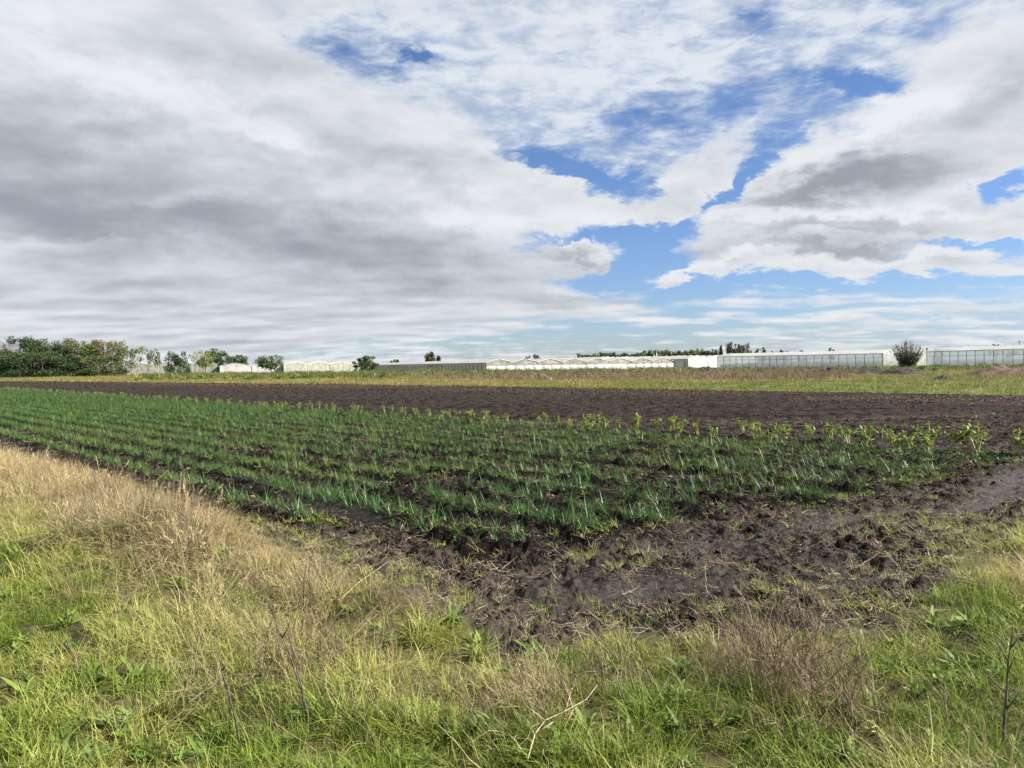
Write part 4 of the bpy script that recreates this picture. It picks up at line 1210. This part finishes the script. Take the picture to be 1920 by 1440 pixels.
def trees():
    T = tree
    gl = 'trees in the clump at the left edge'
    T(0, 214, 640, 24, 'rust coloured tree cut by the left edge of the picture', mat='crown_rust', mat2='crown_olive', low=.08, shape='full', leaves=2600, group=gl, seed=1)
    T(40, 205, 630, 38, 'tall dark green tree with a ragged top, leftmost of the dark pair', mat='crown_dark', mat2='crown_green', low=.0, shape='full', leaves=9500, group=gl, seed=2)
    T(92, 208, 633, 40, 'broad dark green tree, the densest of the left clump', mat='crown_dark', mat2='crown_green', low=.0, shape='full', leaves=10500, group=gl, seed=3)
    T(150, 212, 636, 38, 'olive tree with pale bare stems right of the densest dark tree', mat='crown_olive', mat2='crown_green', low=.40, shape='top', leaves=4200, group=gl, seed=4, bark='pale_bark', stems=5)
    T(205, 216, 639, 38, 'rusty olive tree with pale bare stems at the right of the left clump', mat='crown_olive', mat2='crown_rust', low=.45, shape='top', leaves=3600, group=gl, seed=5, bark='pale_bark', stems=5)
    T(150, 206, 661, 50, 'low dark undergrowth bush below the pale stems', 'bush', mat='crown_dark', mat2='crown_olive', low=.02, shape='full', leaves=9000, group=gl, seed=6, name='bush', stems=4)
    T(206, 209, 668, 42, 'low olive bush leaning out at the right foot of the left clump', 'bush', mat='crown_olive', mat2='crown_dark', low=.02, shape='full', leaves=4800, group=gl, seed=7, name='bush', stems=4)
    T(60, 200, 660, 68, 'black green shrub at the foot of the two dark trees', 'bush', mat='crown_dark', low=.0, shape='full', leaves=15000, group=gl, seed=8, name='bush', stems=4)
    T(246, 222, 652, 22, 'thin leaning tree with a sparse olive top, just right of the left clump', mat='crown_olive', mat2='crown_lime', low=.45, shape='top', leaves=700, seed=9, lean=.12, bark='pale_bark', stems=2)
    T(289, 224, 655, 18, 'slender sparse tree between the left clump and the grey green bush', mat='crown_green', mat2='crown_olive', low=.45, shape='top', leaves=620, seed=10, bark='pale_bark', stems=2)
    T(333, 205, 659, 24, 'grey green bushy tree with a dark base, second from the clump', mat='crown_green', mat2='crown_dark', low=.05, shape='full', leaves=2600, seed=11, stems=3)
    T(380, 212, 656, 26, 'thin yellow green tree with bare stems before the mottled greenhouse', mat='crown_lime', mat2='crown_olive', low=.42, shape='top', leaves=1000, seed=12, bark='pale_bark', stems=3)
    T(408, 330, 654, 26, 'dense dark green tree behind the greenhouse, larger of the neighbouring two', mat='crown_dark', mat2='crown_green', low=.1, shape='round', leaves=2800, seed=13)
    T(450, 350, 665, 18, 'smaller dark tree peeking over the low gabled greenhouse', mat='crown_dark', mat2='crown_green', low=.1, leaves=1300, seed=14)
    T(508, 200, 664, 25, 'lone green tree with a rounded open crown on a short trunk', mat='crown_dark', mat2='crown_green', low=.35, shape='round', leaves=1900, seed=15, gap=.6)
    T(685, 232, 667, 24, 'dark round bush at the left end of the grey walled greenhouse', 'bush', mat='crown_dark', mat2='crown_green', low=.04, shape='full', leaves=3000, seed=16, name='bush', stems=2)
    T(740, 420, 673.5, 11, 'small green treetop left of the rust topped tree', mat='crown_green', low=.3, leaves=500, seed=17)
    T(806, 380, 660, 11, 'rust topped dark tree above the grey greenhouse', mat='crown_dark', mat2='crown_rust', low=.2, leaves=1300, seed=18)
    T(822, 385, 666, 10, 'low dark tree touching the right of the rust topped one', mat='crown_green', mat2='crown_dark', low=.2, leaves=800, seed=19, shape='cone')
    T(990, 520, 667.5, 8, 'tiny flat distant tree left of the forked one', mat='crown_grey', low=.3, leaves=300, seed=20)
    T(1006, 520, 663, 8, 'tiny forked distant tree above the white gables', mat='crown_grey', low=.3, leaves=300, seed=21, gap=.8)
    rn = random.Random(9)
    x = 1088; i = 0
    while x < 1345:
        top = np.interp(x, [1085, 1120, 1180, 1230, 1290, 1345], [663, 662, 661, 657.5, 655.5, 656]) + rn.uniform(-2.2, 2.4)
        T(x, 460 + rn.uniform(-14, 14), top, 12, 'dark tree of the long distant tree line behind the white greenhouses', mat=('crown_dark', 'crown_green', 'crown_dark', 'crown_olive')[i % 4], low=.05, shape='full', leaves=900, seed=30 + i,
          group='trees of the distant tree line')
        x += rn.uniform(6.5, 10.5); i += 1
    T(1352, 450, 647, 7, 'small pointed dark conifer at the right end of the tree line', mat='crown_dark', low=.05, shape='cone', leaves=900, seed=61)
    T(1374, 430, 641, 16, 'tallest of the distant trees, open crowned, beside the pointed conifer', mat='crown_dark', mat2='crown_grey', low=.25, leaves=1900, seed=62, gap=.6)
    T(1394, 436, 644, 15, 'broad grey green distant tree touching the tallest one', mat='crown_grey', mat2='crown_green', low=.15, leaves=2000, seed=63)
    T(1427, 440, 652, 12, 'rounded dark distant tree right of the tall pair', mat='crown_dark', mat2='crown_grey', low=.1, leaves=1300, seed=64)
    T(1410, 445, 660, 8, 'low distant tree filling the gap between the tall pair and the rounded one', mat='crown_dark', low=.1, leaves=500, seed=65)
    T(1450, 455, 658, 9, 'low dark distant tree, left of the two small ones above the clear greenhouse', mat='crown_dark', low=.1, leaves=500, seed=66)
    T(1468, 455, 656, 12, 'low dark distant tree, right of the two small ones above the clear greenhouse', mat='crown_dark', mat2='crown_grey', low=.1, leaves=700, seed=67)
    T(1501, 520, 656.5, 10, 'pinkish brown bare distant tree above the clear greenhouse', mat='crown_rust', low=.2, leaves=350, seed=68)
    T(1555, 400, 651.5, 8, 'wind swept small dark tree above the middle of the clear greenhouse', mat='crown_dark', low=.3, leaves=600, seed=69, lean=.15)
    T(1738, 420, 650, 2.6, 'very narrow dark cypress right of the spiky bush', mat='crown_dark', low=.05, shape='cone', leaves=260, seed=70)
    T(1758, 430, 652.5, 9, 'low dark hedge like tree above the far right greenhouse', mat='crown_dark', low=.2, leaves=400, seed=71)
    T(1866, 300, 646, 14, 'low lime green treetop, left one above the far right greenhouse', mat='crown_lime', mat2='crown_green', low=.4, leaves=600, seed=72)
    T(1895, 300, 646.5, 12, 'low lime green treetop beside the thin pole at the far right', mat='crown_lime', low=.4, leaves=500, seed=73)
    spiky_bush()


# ------------------------------------------------------------------ small things
def mound(px, dist, hw, h, dw, name, label, mat, seed, cat='mound'):
    x, y = away(px, dist); n = 40
    bm = bmesh.new(); g = []
    for i in range(n + 1):
        row = []
        for j in range(n + 1):
            a, b = i / n * 2 - 1, j / n * 2 - 1
            r2 = (a * a + b * b)
            f = max(0.0, 1 - r2) ** 0.8
            z = h * f * (1 + 0.35 * float(fbm(np.array(a * 2.5 + seed), np.array(b * 2.5), 4, 7))) - 0.12 + 0.10 * float(pn(np.array(a * 9.), np.array(b * 9.), 3)) * f
            row.append(bm.verts.new((a * hw, b * dw, z)))
        g.append(row)
    for i in range(n):
        for j in range(n): bm.faces.new((g[i][j], g[i + 1][j], g[i + 1][j + 1], g[i][j + 1]))
    me = bpy.data.meshes.new(name); bm.to_mesh(me); bm.free(); me.materials.append(M[mat]); me.polygons.foreach_set('use_smooth', [True] * len(me.polygons))
    o = bpy.data.objects.new(name, me); COL.objects.link(o); o.location = (x, y, float(height(x, y)))
    tag(o, label, cat)


def stalk(base, dist, top, label, r=0.004, mat='twig', name='dead_weed_stalk', side=(), seed=0, mid=None, group=None, cat='weed stalk'):
    """A dead stem rooted at a ground point, its tip where the photo shows it."""
    rn = random.Random(seed); u = rn.uniform
    x, y = away(base[0], dist); z = float(height(x, y))
    tx, ty = away(top[0], dist + (u(-.15, .15))); tz = zat(top[0], top[1], dist)
    P0 = Vector((0, 0, -0.01)); P1 = Vector((tx - x, ty - y, tz - z))
    pts = []
    for i in range(9):
        f = i / 8; p = P0.lerp(P1, f) + Vector((u(-.006, .006), u(-.006, .006), 0)) * (1 if 0 < i < 8 else 0)
        if mid: p += Vector((mid * math.sin(math.pi * f), 0, 0))
        pts.append(p)
    r *= 1.7
    mb = MB(); mb.tube(pts, r, r * 0.35, 6)
    o = mb.build(name, mat, None, True); o.location = (x, y, z)
    tag(o, label, cat, group)
    for k in range(len(side)):
        f, dx, dz = side[k]
        p = P0.lerp(P1, f) + (Vector((mid * math.sin(math.pi * f), 0, 0)) if mid else Vector())
        q = p + Vector((dx, u(-.03, .03), dz)); b = MB()
        b.tube([p, p.lerp(q, .5) + Vector((0, 0, -0.1 * abs(dx))), q], r * 0.6, r * 0.25, 5); b.build('side_branch', mat, o, True)
    return o


def small_things():
    mound(1885, 88, 5.2, 1.05, 3.2, 'soil_mound', 'large reddish brown heap of earth at the right edge', 'mound_earth', 3, 'earth heap')
    mound(1320, 128, 2.8, 1.15, 2.2, 'soil_mound', 'low dark heap of earth before the crumpled white greenhouse', 'dark_earth', 5, 'earth heap')
    mound(1552, 118, 2.2, 1.0, 2.0, 'soil_mound', 'small dark heap of earth, left end of the long dark ridge', 'dark_earth', 7, 'earth heap')
    mound(1620, 112, 6.0, 0.85, 2.0, 'soil_ridge', 'long low ridge of dark soil in the weeds', 'dark_earth', 9, 'soil ridge')
    mound(1692, 106, 3.4, 0.95, 2.4, 'soil_mound', 'dark heap of earth, right end of the long dark ridge', 'dark_earth', 11, 'earth heap')
    mound(1768, 70, 1.0, 0.5, 0.7, 'dirt_clump', 'small dark clump of turf in the green strip left of the red brown heap', 'dark_earth', 13, 'clump')
    # fallen post and old branches
    d = 92; a = away(1017, d); b = away(1033, d); za, zb = zat(1017, 701, d), 0.12
    mb = MB(); A, B = Vector((a[0], d, za)), Vector((b[0], d - 0.4, zb + 0.1))
    ax = (B - A); ln = ax.length / 2; ax.normalize(); s_ = ax.cross(Vector((0, 1, 0))).normalized(); t_ = ax.cross(s_)
    mb.box((A + B) / 2, ax * ln, s_ * 0.11, t_ * 0.10); o = mb.build('fallen_post', 'white_post'); tag(o, 'pale wooden post propped aslant on the dark branches in the weeds', 'post')
    for k, (x0, x1, yy, r_, lb) in enumerate([(1008, 1048, 711, .10, 'long dark fallen branch lying under the pale post'), (1040, 1078, 712, .08, 'dark fallen branch right of the pale post, lying flat'), (1058, 1072, 706, .06, 'short dark branch stub poking up from the fallen branches'), (1010, 1022, 702, .09, 'dark stump end beside the top of the pale post')]):
        p0, p1 = away(x0, d), away(x1, d + 1.5); mb = MB()
        z0 = 0.15 + (0.5 if k >= 2 else 0); z1 = 0.12 + (0.1 if k == 2 else 0.5 if k == 3 else 0.0)
        pts = [Vector((p0[0] + (p1[0] - p0[0]) * f, p0[1] + (p1[1] - p0[1]) * f, z0 + (z1 - z0) * f + U(-.05, .08))) for f in (0, .25, .5, .75, 1)]
        mb.tube(pts, r_ * 1.3, r_ * .6, 6)
        for q in range(5): mb.tube([pts[rnd.randint(1, 3)], pts[rnd.randint(1, 4)] + Vector((U(-.5, .5), U(-.4, .4), U(0.1, .5)))], r_ * .4, r_ * .15, 4)
        o = mb.build('fallen_branch', 'twig', None, True); tag(o, lb, 'branch')
    # masts
    d = 620; x, y = away(1308, d); H = zat(1308, 622, d); mb = MB(); w0 = 0.32
    for sx, sy in ((-1, -1), (1, -1), (0, 1)): mb.tube([Vector((sx * w0, sy * w0, 0)), Vector((sx * w0 * .8, sy * w0 * .8, H))], .035, .025, 4)
    for k in range(int(H)): mb.tube([Vector((-w0, -w0, k)), Vector((w0, -w0, k + 1))], .012, .012, 3); mb.tube([Vector((w0, -w0, k)), Vector((0, w0, k + 1))], .012, .012, 3)
    o = mb.build('radio_mast', 'gutter_metal'); o.location = (x, y, 0); tag(o, 'thin lattice radio mast rising above the distant tree line', 'mast')
    d = 300; x, y = away(1911, d); H = zat(1911, 638, d); mb = MB(); mb.tube([Vector((0, 0, 0)), Vector((0, 0, H))], .16, .11, 6)
    mb.box((0, 0, H - .5), (.7, 0, 0), (0, .06, 0), (0, 0, .06)); o = mb.build('utility_pole', 'frame_metal'); o.location = (x, y, 0); tag(o, 'thin dark utility pole behind the far right greenhouse', 'pole')
    # small water tank on a stand
    d = 440; x, y = away(1229, d); zt = zat(1229, 658, d); e = empty('water_tank', (x, y, 0), 'small tank on a pale stand in front of the distant tree line', 'water tank')
    mb = MB(); mb.tube([Vector((0, 0, zt - 1.3)), Vector((0, 0, zt))], 1.1, 1.1, 12); mb.build('tank', 'frame_metal', e, False)
    for sx in (-.8, .8):
        for sy in (-.8, .8):
            mb = MB(); mb.tube([Vector((sx, sy, 0)), Vector((sx, sy, zt - 1.3))], .14, .14, 4); mb.build('leg', 'white_post', e)
    # birds, far up
    for k, (bx, by, sc, lb) in enumerate([(1628, 202, 1.0, 'dark bird gliding in the right sky, highest of all'), (1621, 215, 1.1, 'dark bird gliding just below the highest one'), (1643, 279, .7, 'small faint bird alone in the middle of the flock'),
                                          (1690, 293, .7, 'faint bird, left one of the three close together'), (1697, 293, .9, 'bird in the middle of the three close together'), (1708, 297, 1.1, 'dark bird, right one of the three close together')]):
        d = 230; x, y = away(bx, d); z = zat(bx, by, d); mb = MB()
        mb.tube([Vector((-.22, 0, 0)), Vector((-.1, 0, .02)), Vector((.08, 0, .02)), Vector((.2, 0, .0))], .03, .05, 6)
        o = mb.build('bird', 'feather', None, True); o.location = (x, y, z); o.rotation_euler = (0.15, 0.2 * (-1) ** k, U(0, 6.28)); o.scale = (sc, sc, sc)
        w = MB()
        for s_ in (-1, 1):
            w.poly([(.06, s_ * .03, .03), (.10, s_ * .22, .10), (.02, s_ * .42, .09), (-.06, s_ * .24, .08), (-.08, s_ * .03, .02)])
        w.build('wings', 'feather', o); tag(o, lb, 'bird', 'birds high over the field')
    # dead stalks rising out of the foreground grass
    stalk((438, 1440), 3.75, (393, 1205), 'dark dead stem rising alone from the bottom of the picture, left of the forked pair', .0042, side=((.55, -.03, .06), (.8, .03, .05)), seed=1, mid=.01)
    stalk((572, 1400), 3.95, (473, 1100), 'tall dark dead stem leaning left, taller one of the crossing pair', .0040, side=((.6, .05, .10), (.75, -.05, .07), (.45, -.04, .09)), seed=2, mid=.025)
    stalk((568, 1390), 4.0, (528, 1165), 'dark dead stem leaning left, shorter one of the crossing pair', .0034, side=((.6, .03, .07),), seed=3)
    stalk((556, 1200), 5.4, (567, 1040), 'thin upright dark stem before the brown weeds at the field edge', .0045, side=((.5, .03, .06),), seed=4)
    stalk((515, 1440), 3.8, (478, 1290), 'short dark stem between the two taller dark stems', .003, seed=5)
    stalk((1884, 1440), 3.75, (1902, 1185), 'tall branching dark stem near the right edge', .0050, side=((.30, .10, .16), (.45, -.12, .14), (.6, .06, .12), (.7, -.05, .10), (.8, .05, .08)), seed=6, mid=-.01)
    stalk((1855, 1200), 5.2, (1850, 1120), 'thin short upright stem on the right edge grass', .003, seed=7)
    stalk((1702, 1130), 6.2, (1687, 1062), 'thin dead stem standing on the muddy headland', .0035, 'straw_stalk', side=((.5, .04, .05), (.5, -.05, .05)), seed=8)
    stalk((1322, 1110), 6.4, (1320, 1062), 'short pale stub standing upright on bare mud', .003, 'straw_stalk', seed=9)
    for k, (b, dd, tp) in enumerate([((1365, 1290), 4.7, (1480, 1130)), ((1390, 1300), 4.6, (1530, 1150)), ((1370, 1310), 4.6, (1420, 1160)), ((1450, 1290), 4.7, (1610, 1150)), ((1440, 1310), 4.6, (1545, 1190)), ((1500, 1300), 4.7, (1600, 1200)), ((1340, 1280), 4.8, (1350, 1150)), ((1410, 1300), 4.65, (1500, 1180))]):
        stalk(b, dd, tp, 'reddish brown dead stem leaning right in the brown weed patch', .0032, side=((.5, .05, .07), (.7, .04, .06), (.6, -.03, .07)), seed=20 + k, mid=.01, group='leaning dead stems in the brown weed patch')
    for k, (p, lb) in enumerate([([(990, 1440), (1003, 1395), (1022, 1362), (1060, 1345), (1100, 1322), (1120, 1300)], 'pale crooked dead branch lying on the grass at bottom centre'),
                                 ([(1040, 1250), (1062, 1300), (1075, 1345), (1060, 1375)], 'pale thin bent straw lying above the crooked dead branch'),
                                 ([(640, 1130), (672, 1105), (706, 1078), (730, 1060)], 'pale straight stalk lying on the straw edge of the field'),
                                 ([(20, 1026), (70, 1023), (140, 1024), (195, 1030)], 'pale long stalk lying across the left dry bank'),
                                 ([(250, 1080), (278, 1060), (300, 1120)], 'pale bent stalk sticking up left of the dark stems')]):
        dd = depth(p[0][0], p[0][1] + 15) - 0.1
        dd = [5.0, 4.9, 6.3, 8.2, 6.2][k] if k else 4.35
        pts = []
        for (a, b_) in p:
            q = away(a, dd); pts.append(Vector((q[0], dd, zat(a, b_, dd))))
        zz = min(q.z for q in pts); base = float(height(pts[0].x, dd))
        # lay the stalk along the ground, rising a little over the grass
        out = []
        for (a, b_), q in zip(p, pts):
            g = at(a, b_, base + 0.10); out.append(Vector((g[0], g[1], base + 0.14 + U(-.01, .02))))
        mb = MB(); mb.tube(out, .0024, .0015, 6)
        if k == 0:
            mb.tube([out[2], out[2] + Vector((-.12, .08, .06))], .0024, .0015, 5); mb.tube([out[3], out[3] + Vector((.05, .16, .05))], .0024, .002, 5); mb.tube([out[1], out[1] + Vector((.09, .02, .05))], .003, .002, 5)
        o = mb.build('dry_stalk', 'straw_stalk', None, True); tag(o, lb, 'stalk')
    # three orange red vegetable scraps lying between the rows
    for k, (a, b_, lb) in enumerate([(473, 922, 'orange red vegetable scrap lying in the furrow at the left'), (939, 953, 'pale red vegetable scrap lying among the leeks in the middle')]):
        q = at(a, b_); mb = MB(); rr = .035
        bm = bmesh.new(); bmesh.ops.create_icosphere(bm, subdivisions=2, radius=rr)
        for v in bm.verts: v.co = Vector((v.co.x * 1.4, v.co.y, v.co.z * .7)) * (1 + U(-.12, .12))
        me = bpy.data.meshes.new('vegetable_scrap'); bm.to_mesh(me); bm.free(); me.materials.append(M['scrap'])
        o = bpy.data.objects.new('vegetable_scrap', me); COL.objects.link(o); o.location = (q[0], q[1], float(height(q[0], q[1])) + .02); tag(o, lb, 'vegetable scrap')


plain('scrap', (0.24, 0.05, 0.03), (0.36, 0.15, 0.09), 20.0, 0.5, 0.4, 0.2, 0.01)


build_ground()
greenhouses()
trees()
crops()
cover()
small_things()
